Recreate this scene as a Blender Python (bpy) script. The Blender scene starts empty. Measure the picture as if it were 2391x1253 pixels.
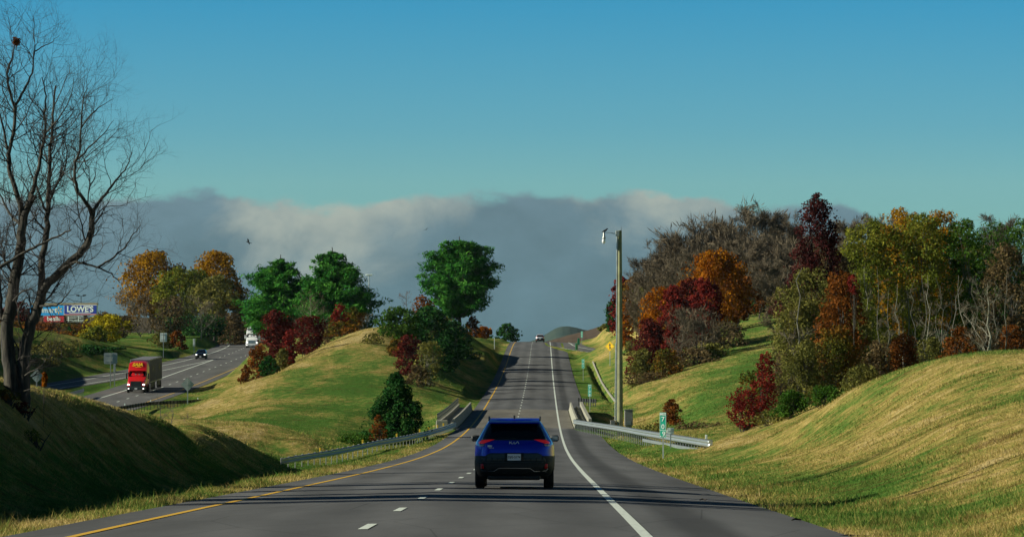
import bpy, math, random
import numpy as np
from mathutils import Vector, Matrix
R = math.radians
random.seed(7)
rng = np.random.default_rng(11)
scene = bpy.context.scene
col = scene.collection

# ------------------------------------------------------------------ camera
F = 9400.0; UC = 1195.5; VC = 626.5; PITCH = math.atan(303.5/9400.0)
cam_d = bpy.data.cameras.new('camera'); cam = bpy.data.objects.new('camera', cam_d); col.objects.link(cam)
cam_d.sensor_width = 36.0; cam_d.lens = 36.0*F/2391.0; cam_d.clip_start = 0.5; cam_d.clip_end = 30000
cam.rotation_euler = (math.pi/2+PITCH, 0, 0); cam.location = (0, 0, 0)
scene.camera = cam

# ------------------------------------------------------------------ world, sun, exposure
SUN_EL = R(24.5); SUN_AZ = R(5)          # azimuth: degrees behind pure left
S = Vector((-math.cos(SUN_EL)*math.cos(SUN_AZ), -math.cos(SUN_EL)*math.sin(SUN_AZ), math.sin(SUN_EL)))
world = bpy.data.worlds.new('World'); scene.world = world; world.use_nodes = True
wn = world.node_tree; wn.nodes.clear()
def WN(t, **k):
    n = wn.nodes.new(t)
    for a, b in k.items(): setattr(n, a, b)
    return n
def wmath(op, a, b=None, c=None):
    n = WN('ShaderNodeMath', operation=op)
    for i, v in enumerate((a, b, c)):
        if v is None: continue
        if isinstance(v, (int, float)): n.inputs[i].default_value = v
        else: wn.links.new(v, n.inputs[i])
    return n.outputs[0]
def wmix(f, a, b, blend='MIX'):
    n = WN('ShaderNodeMix', data_type='RGBA', blend_type=blend)
    for i, v in ((0, f), (6, a), (7, b)):
        if isinstance(v, (int, float)): n.inputs[i].default_value = v
        elif isinstance(v, tuple): n.inputs[i].default_value = (*v, 1)
        else: wn.links.new(v, n.inputs[i])
    return n.outputs[2]
sky = WN('ShaderNodeTexSky', sky_type='NISHITA', sun_disc=False)
sky.sun_elevation = SUN_EL; sky.sun_rotation = math.atan2(S.x, S.y) % (2*math.pi)
sky.air_density = 1.0; sky.dust_density = 0.6; sky.ozone_density = 2.0
tc = WN('ShaderNodeTexCoord'); sp = WN('ShaderNodeSeparateXYZ'); wn.links.new(tc.outputs['Generated'], sp.inputs[0])
elev = sp.outputs[2]
# tint of the clear air by elevation (sine of elevation)
tr = WN('ShaderNodeValToRGB'); wn.links.new(wmath('MULTIPLY', elev, 2.5), tr.inputs[0])
SKY_TINT = [(0.0, (0.45, 0.85, 0.95)), (0.133, (0.44, 0.84, 0.99)), (0.1675, (0.32, 0.76, 1.0)), (0.245, (0.15, 0.665, 1.0)), (0.5, (0.09, 0.25, 0.42)), (1.0, (0.07, 0.17, 0.24))]
for i, (p, c) in enumerate(SKY_TINT):
    e = tr.color_ramp.elements[i] if i < 2 else tr.color_ramp.elements.new(p)
    e.position = p; e.color = (*c, 1)
clear = wmix(1.0, sky.outputs[0], tr.outputs[0], 'MULTIPLY')
# low cloud bank: noise in direction space, seen towards +Y
dirv = WN('ShaderNodeVectorMath', operation='MULTIPLY'); wn.links.new(tc.outputs['Generated'], dirv.inputs[0]); dirv.inputs[1].default_value = (1, 1, 1.6)
def wnoise(scale, detail, off, rough=0.55, dist=0.0, vec=None):
    m = WN('ShaderNodeVectorMath', operation='ADD'); wn.links.new(vec or dirv.outputs[0], m.inputs[0]); m.inputs[1].default_value = off
    n = WN('ShaderNodeTexNoise'); n.inputs['Scale'].default_value = scale; n.inputs['Detail'].default_value = detail
    n.inputs['Roughness'].default_value = rough; n.inputs['Distortion'].default_value = dist
    wn.links.new(m.outputs[0], n.inputs['Vector']); return n.outputs['Fac']
n1 = wnoise(14, 5, (0.31, 0, 0.2)); n2 = wnoise(45, 7, (0.6, 0.1, 0), 0.6); n3 = wnoise(17, 6, (2.35, 0.1, 0.33), 0.6, 0.5)
fade = WN('ShaderNodeMapRange', interpolation_type='SMOOTHSTEP'); wn.links.new(sp.outputs[0], fade.inputs[0]); fade.inputs[1].default_value = .078; fade.inputs[2].default_value = .118; fade.inputs[3].default_value = .0495; fade.inputs[4].default_value = .030
top = wmath('ADD', fade.outputs[0], wmath('ADD', wmath('MULTIPLY', wmath('SUBTRACT', n1, 0.5), 0.018), wmath('MULTIPLY', wmath('SUBTRACT', n2, 0.5), 0.014)))
below = wmath('SUBTRACT', top, elev)
mask = WN('ShaderNodeMapRange', interpolation_type='SMOOTHSTEP'); wn.links.new(below, mask.inputs[0])
mask.inputs[1].default_value = -0.0008; mask.inputs[2].default_value = 0.0022; mask.inputs[3].default_value = 0; mask.inputs[4].default_value = 0.93
bx = wmath('DIVIDE', wmath('ADD', sp.outputs[0], 0.042), 0.030)
bias = wmath('SUBTRACT', wmath('MULTIPLY', wmath('EXPONENT', wmath('MULTIPLY', wmath('MULTIPLY', bx, bx), -1.0)), 1.5), 0.45)
lit = WN('ShaderNodeMapRange', interpolation_type='SMOOTHSTEP')
wn.links.new(wmath('ADD', wmath('ADD', wmath('ADD', bias, wmath('MULTIPLY', below, -72.0)), wmath('MULTIPLY', n3, 5.0)), wmath('MULTIPLY', n2, 1.2)), lit.inputs[0])
lit.inputs[1].default_value = 2.2; lit.inputs[2].default_value = 3.75
vr = WN('ShaderNodeValToRGB'); wn.links.new(wmath('MULTIPLY', elev, 16.0), vr.inputs[0])
CB = 1.0
for i, (p, c) in enumerate([(0.0, (0.086, 0.175, 0.215)), (0.45, (0.115, 0.198, 0.242)), (0.8, (0.145, 0.228, 0.275))]):
    e = vr.color_ramp.elements[i] if i < 2 else vr.color_ramp.elements.new(p)
    e.position = p; e.color = (*c, 1)
dk = WN('ShaderNodeMapRange'); wn.links.new(n2, dk.inputs[0]); dk.inputs[1].default_value = .3; dk.inputs[2].default_value = .7; dk.inputs[3].default_value = .84; dk.inputs[4].default_value = 1.16
vd = WN('ShaderNodeVectorMath', operation='SCALE'); wn.links.new(vr.outputs[0], vd.inputs[0]); wn.links.new(dk.outputs[0], vd.inputs['Scale'])
cloud = wmix(lit.outputs[0], vd.outputs[0], (0.40, 0.44, 0.39))
SKY_STRENGTH = 0.077
cl = WN('ShaderNodeVectorMath', operation='SCALE'); wn.links.new(cloud, cl.inputs[0]); cl.inputs['Scale'].default_value = 0.72/SKY_STRENGTH
final = wmix(mask.outputs[0], clear, cl.outputs[0])
bg = WN('ShaderNodeBackground'); bg.inputs[1].default_value = SKY_STRENGTH; wn.links.new(final, bg.inputs[0])
wo = WN('ShaderNodeOutputWorld'); wn.links.new(bg.outputs[0], wo.inputs[0])
sun_d = bpy.data.lights.new('sun', 'SUN'); sun_d.energy = 5.0; sun_d.angle = R(0.5); sun_d.color = (1.0, 0.95, 0.78)
sun = bpy.data.objects.new('sun', sun_d); col.objects.link(sun)
sun.rotation_euler = S.to_track_quat('Z', 'Y').to_euler()
scene.view_settings.view_transform = 'Standard'; scene.view_settings.look = 'None'
scene.view_settings.exposure = 0.5; scene.view_settings.gamma = 1.0

# ------------------------------------------------------------------ helpers
def P(u, v, d):
    a = (u-UC)/F; b = (VC-v)/F
    t = d/(math.cos(PITCH)-b*math.sin(PITCH))
    return Vector((a*t, d, t*(math.sin(PITCH)+b*math.cos(PITCH))))
def hermite(xs, ys, q):
    xs = np.asarray(xs, float); ys = np.asarray(ys, float); q = np.clip(np.asarray(q, float), xs[0], xs[-1])
    m = np.gradient(ys, xs); i = np.clip(np.searchsorted(xs, q)-1, 0, len(xs)-2)
    h = xs[i+1]-xs[i]; t = (q-xs[i])/h
    return (2*t**3-3*t**2+1)*ys[i]+(t**3-2*t**2+t)*h*m[i]+(-2*t**3+3*t**2)*ys[i+1]+(t**3-t**2)*h*m[i+1]
def sstep(a, b, x):
    t = np.clip((x-a)/(b-a), 0, 1); return t*t*(3-2*t)

def tag(o, label=None, cat=None, group=None, kind=None):
    if label: o['label'] = label
    if cat: o['category'] = cat
    if group: o['group'] = group
    if kind: o['kind'] = kind
    return o
def empty(name, loc, label, cat, group=None, rz=0, rx=0):
    o = bpy.data.objects.new(name, None); col.objects.link(o); o.location = loc; o.rotation_euler = (rx, 0, rz)
    o.empty_display_size = 0.3
    return tag(o, label, cat, group)
def link_mesh(name, me, mat, parent=None):
    o = bpy.data.objects.new(name, me); col.objects.link(o)
    if mat is not None and len(me.materials) == 0: me.materials.append(mat)
    if parent: o.parent = parent
    return o
def np_mesh(name, verts, faces, smooth=False):
    """faces: (n,k) int array of equal-size polygons"""
    me = bpy.data.meshes.new(name)
    verts = np.asarray(verts, np.float32); faces = np.asarray(faces, np.int32)
    n, k = faces.shape
    me.vertices.add(len(verts)); me.vertices.foreach_set('co', verts.ravel())
    me.loops.add(n*k); me.loops.foreach_set('vertex_index', faces.ravel())
    me.polygons.add(n); me.polygons.foreach_set('loop_start', np.arange(0, n*k, k, dtype=np.int32))
    me.polygons.foreach_set('use_smooth', np.full(n, smooth))
    me.update(calc_edges=True)
    return me
class MB:
    def __init__(s): s.v = []; s.f = []
    def add(s, vs, fs):
        b = len(s.v); s.v += [tuple(p) for p in vs]; s.f += [tuple(i+b for i in f) for f in fs]; return s
    def box(s, x0, x1, y0, y1, z0, z1, bev=0):
        if bev:
            b = bev
            ring = [(x0+b, y0), (x1-b, y0), (x1, y0+b), (x1, y1-b), (x1-b, y1), (x0+b, y1), (x0, y1-b), (x0, y0+b)]
            ins = [(x0+b, y0+b), (x1-b, y0+b), (x1-b, y0+b), (x1-b, y1-b), (x1-b, y1-b), (x0+b, y1-b), (x0+b, y1-b), (x0+b, y0+b)]
            def off(k): return [((ins[i][0]*k+ring[i][0]*(1-k)), (ins[i][1]*k+ring[i][1]*(1-k))) for i in range(8)]
            lv = [(off(0.9), z0), (ring, z0+b), (ring, z1-b), (off(0.9), z1)]
            vs = [(p[0], p[1], z) for r_, z in lv for p in r_]
            fs = [tuple(range(7, -1, -1)), tuple(range(24, 32))]
            for l in range(3):
                for i in range(8):
                    j = (i+1) % 8; fs.append((l*8+i, l*8+j, l*8+8+j, l*8+8+i))
            return s.add(vs, fs)
        vs = [(x, y, z) for z in (z0, z1) for y in (y0, y1) for x in (x0, x1)]
        return s.add(vs, [(0, 2, 3, 1), (4, 5, 7, 6), (0, 1, 5, 4), (2, 6, 7, 3), (0, 4, 6, 2), (1, 3, 7, 5)])
    def tube(s, pts, rad, n=8, cap=True):
        pts = [Vector(p) for p in pts]
        if isinstance(rad, (int, float)): rad = [rad]*len(pts)
        base = len(s.v); up = None
        for i, p in enumerate(pts):
            d = (pts[min(i+1, len(pts)-1)]-pts[max(i-1, 0)]).normalized()
            if up is None: up = Vector((0, 0, 1)) if abs(d.z) < .9 else Vector((1, 0, 0))
            a = d.cross(up).normalized(); b = a.cross(d).normalized(); up = b
            for k in range(n):
                t = 2*math.pi*k/n; s.v.append(tuple(p+(a*math.cos(t)+b*math.sin(t))*rad[i]))
        for i in range(len(pts)-1):
            for k in range(n):
                k2 = (k+1) % n
                s.f.append((base+i*n+k, base+i*n+k2, base+(i+1)*n+k2, base+(i+1)*n+k))
        if cap:
            s.f.append(tuple(base+k for k in range(n-1, -1, -1))); e = base+(len(pts)-1)*n; s.f.append(tuple(e+k for k in range(n)))
        return s
    def lathe(s, prof, n=24, axis='x', c=(0, 0, 0)):
        """prof: (r, t) pairs; ring around the axis"""
        base = len(s.v)
        for r, t in prof:
            for k in range(n):
                a = 2*math.pi*k/n; p = (t, r*math.cos(a), r*math.sin(a)) if axis == 'x' else ((r*math.cos(a), r*math.sin(a), t) if axis == 'z' else (r*math.cos(a), t, r*math.sin(a)))
                s.v.append((p[0]+c[0], p[1]+c[1], p[2]+c[2]))
        for i in range(len(prof)-1):
            for k in range(n):
                k2 = (k+1) % n; s.f.append((base+i*n+k, base+i*n+k2, base+(i+1)*n+k2, base+(i+1)*n+k))
        s.f.append(tuple(base+k for k in range(n))); e = base+(len(prof)-1)*n; s.f.append(tuple(e+k for k in range(n-1, -1, -1)))
        return s
    def prism(s, poly, y0, y1):
        """polygon in x,z extruded along y"""
        n = len(poly); vs = [(x, y0, z) for x, z in poly]+[(x, y1, z) for x, z in poly]
        return s.add(vs, [tuple(range(n)), tuple(range(2*n-1, n-1, -1))]+[(i, i+n, (i+1) % n+n, (i+1) % n) for i in range(n)])
    def prismx(s, poly, x0, x1):
        n = len(poly); vs = [(x0, y, z) for y, z in poly]+[(x1, y, z) for y, z in poly]
        return s.add(vs, [tuple(range(n)), tuple(range(2*n-1, n-1, -1))]+[(i, i+n, (i+1) % n+n, (i+1) % n) for i in range(n)])
    def build(s, name, mat, parent=None, smooth=False):
        me = bpy.data.meshes.new(name); me.from_pydata(s.v, [], s.f); me.validate()
        import bmesh
        bm = bmesh.new(); bm.from_mesh(me); bmesh.ops.recalc_face_normals(bm, faces=bm.faces); bm.to_mesh(me); bm.free()
        if smooth:
            for p in me.polygons: p.use_smooth = True
            try: me.set_sharp_from_angle(angle=R(40))
            except Exception: pass
        return link_mesh(name, me, mat, parent)

# ------------------------------------------------------------------ materials
def new_mat(name):
    m = bpy.data.materials.new(name); m.use_nodes = True; nt = m.node_tree; nt.nodes.clear()
    return m, nt
class NT:
    def __init__(s, nt): s.nt = nt
    def n(s, t, ins=None, **k):
        n = s.nt.nodes.new(t)
        for a, b in k.items(): setattr(n, a, b)
        for a, b in (ins or {}).items():
            if hasattr(b, 'is_output') or isinstance(b, bpy.types.NodeSocket): s.nt.links.new(b, n.inputs[a])
            else: n.inputs[a].default_value = b
        return n
    def math(s, op, a, b=0.0): return s.n('ShaderNodeMath', {0: a, 1: b}, operation=op).outputs[0]
    def mix(s, f, a, b, blend='MIX'):
        a = (*a, 1) if isinstance(a, tuple) and len(a) == 3 else a; b = (*b, 1) if isinstance(b, tuple) and len(b) == 3 else b
        return s.n('ShaderNodeMix', {0: f, 6: a, 7: b}, data_type='RGBA', blend_type=blend).outputs[2]
    def noise(s, scale, detail=4, rough=.55, vec=None, dist=0):
        i = {'Scale': scale, 'Detail': detail, 'Roughness': rough, 'Distortion': dist}
        if vec is not None: i['Vector'] = vec
        return s.n('ShaderNodeTexNoise', i).outputs['Fac']
    def ramp(s, f, stops, interp='LINEAR'):
        n = s.n('ShaderNodeValToRGB', {0: f}); n.color_ramp.interpolation = interp
        for i, (p, c) in enumerate(stops):
            e = n.color_ramp.elements[i] if i < 2 else n.color_ramp.elements.new(p)
            e.position = p; e.color = (*c, 1) if len(c) == 3 else c
        return n.outputs[0]
    def rng(s, v, a, b, c=0.0, d=1.0): return s.n('ShaderNodeMapRange', {0: v, 1: a, 2: b, 3: c, 4: d}).outputs[0]
    def attr(s, name): return s.n('ShaderNodeAttribute', attribute_name=name).outputs['Fac']
    def pos(s): return s.n('ShaderNodeNewGeometry').outputs['Position']
    def obj(s): return s.n('ShaderNodeTexCoord').outputs['Object']
    def scale(s, v, t): return s.n('ShaderNodeVectorMath', {0: v, 1: t}, operation='MULTIPLY').outputs[0]
    def out(s, sh): s.nt.links.new(sh, s.n('ShaderNodeOutputMaterial').inputs[0])
def pbr(name, colr, rough=.6, metal=0.0, noise=0.12, nscale=6.0, coat=0.0, spec=.5, emit=None, bump=0.0):
    m, nt = new_mat(name); N = NT(nt)
    nz = N.noise(nscale, 5, .6, N.obj())
    c = N.mix(N.rng(nz, .3, .7, 0, 1), tuple(x*(1-noise) for x in colr), tuple(min(1, x*(1+noise)) for x in colr))
    b = N.n('ShaderNodeBsdfPrincipled', {'Base Color': c, 'Roughness': rough, 'Metallic': metal})
    b.inputs['Coat Weight'].default_value = coat; b.inputs['Specular IOR Level'].default_value = spec
    if emit: b.inputs['Emission Color'].default_value = (*emit[0], 1); b.inputs['Emission Strength'].default_value = emit[1]
    if bump:
        nt.links.new(N.n('ShaderNodeBump', {'Height': N.noise(nscale*4, 6, .6, N.obj()), 'Strength': bump, 'Distance': .02}).outputs[0], b.inputs['Normal'])
    N.out(b.outputs[0]); return m
M = {}
M['galv'] = pbr('galvanised_steel', (.36, .40, .39), .45, .75, .2, 3)
M['post'] = pbr('post_steel', (.38, .40, .36), .6, .3, .2, 5)
M['signback'] = pbr('sign_back', (.33, .38, .36), .5, .4, .15, 2)
M['alu'] = pbr('alu', (.42, .44, .42), .5, .5, .1)
M['concrete'] = pbr('concrete', (.27, .265, .205), .85, 0, .25, .7, bump=.3)
M['white_paint'] = pbr('white_paint', (.78, .80, .78), .35, 0, .04, 2, coat=.3)
M['silver'] = pbr('silver_paint', (.62, .65, .70), .3, .3, .04, 2, coat=.5)
M['red_paint'] = pbr('red_paint', (.62, .012, .015), .3, 0, .06, 2, coat=.5)
M['blue_paint'] = pbr('blue_paint', (.004, .02, .50), .28, .35, .03, 2, coat=.8)
M['black_paint'] = pbr('black_paint', (.006, .008, .010), .18, 0, .05, 2, coat=.8)
M['cladding'] = pbr('black_plastic', (.009, .013, .012), .6, 0, .1, 8)
M['trim_grey'] = pbr('satin_trim', (.05, .065, .062), .4, .3, .1, 8)
M['chrome'] = pbr('chrome', (.55, .58, .58), .25, .9, .05)
M['glass_dark'] = pbr('dark_glass', (.003, .004, .005), .06, 0, .0, 2, spec=.35)
M['tyre'] = pbr('tyre_rubber', (.012, .012, .012), .85, 0, .1, 10)
M['rim'] = pbr('wheel_rim', (.25, .26, .27), .35, .8, .05)
M['tail_red'] = pbr('tail_lens', (.70, .012, .015), .15, 0, .1, 20, coat=.6, emit=((1, .02, .02), .09))
M['reflex_red'] = pbr('reflex_red', (.60, .015, .018), .3)
M['tail_white'] = pbr('clear_lens', (.45, .42, .38), .15, 0, .1, 20, coat=.6)
M['head'] = pbr('headlamp', (.8, .8, .75), .2, 0, 0, emit=((1, .97, .88), 2.2))
M['ink'] = pbr('ink', (.02, .03, .03), .6)
M['plate'] = pbr('plate', (.92, .94, .90), .5, 0, .04)
M['green_sign'] = pbr('green_sign', (.008, .40, .27), .4, 0, .05)
M['white_sign'] = pbr('white_sign', (.82, .92, .86), .4, 0, .03)
M['yellow_sign'] = pbr('yellow_sign', (1.0, .62, .02), .4, 0, .05)
M['reflector'] = pbr('reflector', (.85, .55, .03), .4)
M['shade_steel'] = pbr('painted_shade_steel', (.035, .04, .04), .7, .3, .3, 6)  # rail steel with the shade of its back side put into the colour
M['pole_wood'] = pbr('pole_wood', (.22, .23, .12), .85, 0, .3, 1.5, bump=.4)
M['cabinet'] = pbr('cabinet', (.22, .22, .20), .5, .3, .1)
M['trailer'] = pbr('trailer_skin', (.15, .155, .17), .95, 0, .08, 1, spec=.1)
M['trailer_w'] = pbr('trailer_white', (.72, .74, .72), .45, 0, .06, 1)
M['yellow_ink'] = pbr('yellow_lettering', (.95, .55, .01), .5)
M['sign_blue'] = pbr('panel_sky_blue', (.01, .36, .85), .5, 0, .04)
M['sign_navy'] = pbr('panel_navy', (.006, .04, .34), .5, 0, .04)
M['sign_red'] = pbr('panel_red', (.50, .02, .03), .5, 0, .04)
M['sign_pink'] = pbr('panel_pink', (.68, .30, .30), .5, 0, .04)
M['rust'] = pbr('brown_steel', (.10, .055, .03), .8, 0, .2)
M['tan'] = pbr('tan_frame', (.28, .24, .15), .7, 0, .2)
M['bird'] = pbr('feathers', (.012, .014, .016), .8)
M['bag'] = pbr('leaf_nest', (.16, .045, .015), .9, 0, .4, 30)

def bark(name, c1, c2):
    m, nt = new_mat(name); N = NT(nt)
    v = N.scale(N.obj(), (9, 9, 1.6)); nz = N.noise(1.5, 6, .65, v)
    b = N.n('ShaderNodeBsdfPrincipled', {'Base Color': N.mix(N.rng(nz, .35, .65), c1, c2), 'Roughness': .9})
    nt.links.new(N.n('ShaderNodeBump', {'Height': nz, 'Strength': .7, 'Distance': .04}).outputs[0], b.inputs['Normal'])
    N.out(b.outputs[0]); return m
M['bark_dark'] = bark('bark_dark', (.012, .011, .009), (.075, .068, .05))
M['bark_grey'] = bark('bark_grey', (.06, .06, .045), (.15, .145, .11))
M['bark_pale'] = bark('bark_pale', (.14, .135, .10), (.27, .26, .19))
M['bark_black'] = bark('bark_black', (.012, .010, .009), (.05, .042, .035))
M['bark_twig'] = bark('bark_twig', (.075, .065, .05), (.14, .12, .09))

def leafmat(name, stops, nscale=.5, transl=.28, wr=.5):
    m, nt = new_mat(name); N = NT(nt)
    nz = N.noise(nscale, 3, .6, N.obj())
    f = N.math('ADD', N.math('MULTIPLY', N.rng(nz, .3, .7), 1-wr), N.math('MULTIPLY', N.attr('rnd'), wr))
    c = N.ramp(f, stops)
    d = N.n('ShaderNodeBsdfDiffuse', {'Color': c}); t = N.n('ShaderNodeBsdfTranslucent', {'Color': c})
    mx = N.n('ShaderNodeMixShader', {0: transl}); nt.links.new(d.outputs[0], mx.inputs[1]); nt.links.new(t.outputs[0], mx.inputs[2])
    N.out(mx.outputs[0]); return m
L = {}
L['pine'] = leafmat('pine_needles', [(0, (.008, .06, .014)), (.4, (.030, .145, .022)), (.8, (.085, .25, .036)), (1, (.16, .29, .05))], .5, .2)
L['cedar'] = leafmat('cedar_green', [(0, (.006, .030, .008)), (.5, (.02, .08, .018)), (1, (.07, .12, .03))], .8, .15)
L['redbush'] = leafmat('maroon_leaves', [(0, (.03, .009, .007)), (.5, (.10, .020, .016)), (.85, (.18, .036, .024)), (1, (.26, .10, .035))], .9)
L['red'] = leafmat('red_leaves', [(0, (.05, .010, .009)), (.5, (.17, .022, .018)), (.85, (.32, .048, .030)), (1, (.40, .16, .06))], .9)
L['maroon'] = leafmat('dark_maroon_leaves', [(0, (.022, .009, .009)), (.6, (.075, .020, .020)), (1, (.16, .05, .03))], .6)
L['orange'] = leafmat('orange_leaves', [(0, (.10, .03, .004)), (.4, (.26, .075, .006)), (.75, (.40, .16, .01)), (1, (.48, .27, .02))], .5)
L['gold'] = leafmat('gold_leaves', [(0, (.10, .05, .006)), (.5, (.30, .15, .01)), (1, (.48, .28, .02))], .35)
L['rust'] = leafmat('rust_leaves', [(0, (.06, .022, .006)), (.5, (.16, .055, .012)), (.85, (.26, .09, .02)), (1, (.30, .16, .03))], .7)
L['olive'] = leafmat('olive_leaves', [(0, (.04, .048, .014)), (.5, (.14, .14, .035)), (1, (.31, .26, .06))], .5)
L['green'] = leafmat('green_leaves', [(0, (.015, .045, .008)), (.5, (.045, .11, .015)), (1, (.13, .19, .03))], .5)
L['ygreen'] = leafmat('yellow_green_leaves', [(0, (.050, .075, .012)), (.5, (.14, .165, .022)), (1, (.30, .26, .035))], .3)
L['yellow'] = leafmat('yellow_leaves', [(0, (.14, .12, .01)), (.5, (.36, .30, .015)), (1, (.52, .44, .03))], .5)
L['brown'] = leafmat('brown_twiggy_leaves', [(0, (.05, .035, .018)), (.5, (.12, .085, .04)), (1, (.22, .16, .07))], .7)
L['mixed'] = leafmat('mixed_autumn_leaves', [(0, (.035, .05, .01)), (.35, (.09, .09, .015)), (.55, (.18, .09, .015)), (.75, (.30, .11, .02)), (1, (.34, .22, .03))], .45, .28, .35)
L['twig'] = leafmat('twig_haze', [(0, (.075, .06, .042)), (.5, (.13, .105, .072)), (1, (.20, .165, .11))], .8, .1)

# ground cover: straw to green by the attribute 'dry'
def ground_mat(name, blade=False):
    m, nt = new_mat(name); N = NT(nt); p = N.pos()
    big = N.noise(.22, 4, .6, N.scale(p, (1, .25, 1))); mid = N.noise(1.3, 5, .65, N.scale(p, (1, .5, 1))); fine = N.noise(9, 4, .7, p)
    dry = N.attr('dry')
    f = N.math('ADD', N.math('SUBTRACT', dry, .11), N.math('ADD', N.math('MULTIPLY', N.math('SUBTRACT', big, .5), 2.3), N.math('MULTIPLY', N.math('SUBTRACT', mid, .5), 1.9)))
    if blade: f = N.math('ADD', f, N.math('MULTIPLY', N.math('SUBTRACT', N.attr('rnd'), .5), .8))
    c = N.ramp(f, [(0, (.11, .235, .050)), (.25, (.205, .305, .075)), (.48, (.38, .355, .11)), (.75, (.57, .435, .16)), (1, (.70, .55, .28))])
    f3 = N.noise(2.6, 6, .75, p)
    c = N.mix(N.rng(fine, .3, .7), N.mix(1.0, c, (.58, .60, .55), 'MULTIPLY'), N.mix(1.0, c, (1.28, 1.26, 1.2), 'MULTIPLY'))
    c = N.mix(N.rng(f3, .34, .62), N.mix(1.0, c, (.62, .66, .58), 'MULTIPLY'), N.mix(1.0, c, (1.18, 1.16, 1.1), 'MULTIPLY'))
    # bare/brown streaks
    br = N.rng(N.noise(.8, 6, .72, N.scale(p, (.45, .9, 1)), .8), .53, .66)
    c = N.mix(N.math('MULTIPLY', br, .78), c, (.15, .095, .035))
    if blade:
        d = N.n('ShaderNodeBsdfDiffuse', {'Color': c}); t = N.n('ShaderNodeBsdfTranslucent', {'Color': c}); mx = N.n('ShaderNodeMixShader', {0: .3})
        nt.links.new(d.outputs[0], mx.inputs[1]); nt.links.new(t.outputs[0], mx.inputs[2]); N.out(mx.outputs[0])
    else:
        b = N.n('ShaderNodeBsdfDiffuse', {'Color': c, 'Roughness': .8})
        h = N.math('ADD', N.math('MULTIPLY', mid, .5), fine)
        nt.links.new(N.n('ShaderNodeBump', {'Height': h, 'Strength': .9, 'Distance': .30}).outputs[0], b.inputs['Normal'])
        N.out(b.outputs[0])
    return m
M['ground'] = ground_mat('grass_ground'); M['blade'] = ground_mat('grass_blades', True)

def asphalt(name, base=.108, track=True, tint=(.98, 1.0, 1.0)):
    m, nt = new_mat(name); N = NT(nt); p = N.pos()
    agg = N.noise(38, 3, .7, p); blot = N.noise(.35, 5, .6, N.scale(p, (1.5, .18, 1))); lat = N.attr('lat')
    v = N.rng(agg, .3, .7, .82, 1.18)
    v = N.math('MULTIPLY', v, N.rng(blot, .3, .7, .76, 1.24))
    pt = N.n('ShaderNodeTexVoronoi', {'Vector': N.scale(p, (.28, .045, 1)), 'Scale': 1.0}).outputs['Color']; pr_ = N.n('ShaderNodeSeparateColor', {0: pt}).outputs[0]
    v = N.math('MULTIPLY', v, N.rng(pr_, 0, 1, .93, 1.06))
    if track:
        # wheel paths and the oil stripe of each lane (lane width 3.66, lat = 0 at the white line)
        k = N.math('MULTIPLY', N.math('COSINE', N.math('MULTIPLY', lat, 2*math.pi/1.83)), .10)
        v = N.math('MULTIPLY', v, N.math('ADD', 1.0, k))
        sh = N.rng(N.math('ABSOLUTE', N.math('SUBTRACT', lat, .95)), .25, .55, .66, 1.0)
        v = N.math('MULTIPLY', v, sh)
    cr = N.n('ShaderNodeTexVoronoi', {'Vector': N.scale(p, (.5, .12, 1)), 'Scale': .9}, feature='DISTANCE_TO_EDGE').outputs['Distance']
    crk = N.rng(cr, 0, .008, .60, 1.0); v = N.math('MULTIPLY', v, crk)
    c = N.mix(1.0, (base*tint[0], base*tint[1], base*tint[2]), N.n('ShaderNodeCombineColor', {0: v, 1: v, 2: v}).outputs[0], 'MULTIPLY')
    b = N.n('ShaderNodeBsdfPrincipled', {'Base Color': c, 'Roughness': .85}); b.inputs['Specular IOR Level'].default_value = .12
    nt.links.new(N.n('ShaderNodeBump', {'Height': agg, 'Strength': .25, 'Distance': .01}).outputs[0], b.inputs['Normal'])
    N.out(b.outputs[0]); return m
M['asphalt'] = asphalt('asphalt'); M['asphalt2'] = asphalt('asphalt_far', .115, False, (1, 1, .97)); M['deck'] = asphalt('bridge_deck_concrete', .15, False, (1, .94, .78))
def paint(name, c, worn=.5):
    m, nt = new_mat(name); N = NT(nt); p = N.pos()
    w = N.rng(N.noise(11, 7, .8, N.scale(p, (1, .35, 1))), .52, .66)
    b = N.n('ShaderNodeBsdfPrincipled', {'Base Color': N.mix(N.math('MULTIPLY', w, worn), c, (.12, .12, .11)), 'Roughness': .7}); N.out(b.outputs[0]); return m
M['line_w'] = paint('road_paint_white', (.62, .68, .60), .6); M['line_y'] = paint('road_paint_yellow', (.62, .36, .015), .5)

# ------------------------------------------------------------------ roads as functions
def xw(y): return 1.30+.0079*np.asarray(y, float)
Z1Y = [-60, 0, 50, 100, 150, 200, 250, 300, 350, 400, 450, 500, 560, 640, 720, 790, 850, 900, 950, 1000, 1100, 1300, 1600, 3000]
Z1Z = [-.95, -1.32, -1.68, -2.12, -2.53, -2.82, -2.88, -2.6, -2.0, -1.1, 0.0, 1.15, 2.75, 5.3, 8.2, 10.5, 11.95, 12.7, 13.0, 12.9, 11.5, 6, 2, 0]
def z1(y): return hermite(Z1Y, Z1Z, y)
def lat1(lat):   # crossfall by lateral offset from the white line
    return np.interp(lat, [-8.4, -3.66, 0, 3.1], [-.09, 0, -.055, -.20])
def road1(x, y): return z1(y)+lat1(np.asarray(x)-xw(y))
Z2Y = [0, 200, 300, 350, 400, 450, 493, 559, 602, 662, 700, 730, 800, 850, 900, 1000, 1200, 3000]
Z2Z = [-5, -4.2, -3.4, -3.0, -2.4, -1.3, -.1, 2.0, 3.55, 5.7, 7.05, 8.1, 10.2, 11.6, 12.8, 14, 12, 5]
def z2(y): return hermite(Z2Y, Z2Z, y)
def x2(y): y = np.asarray(y, float); return -43.7-np.clip((y-700)/100, 0, 5)**2*2.0   # yellow line
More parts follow.
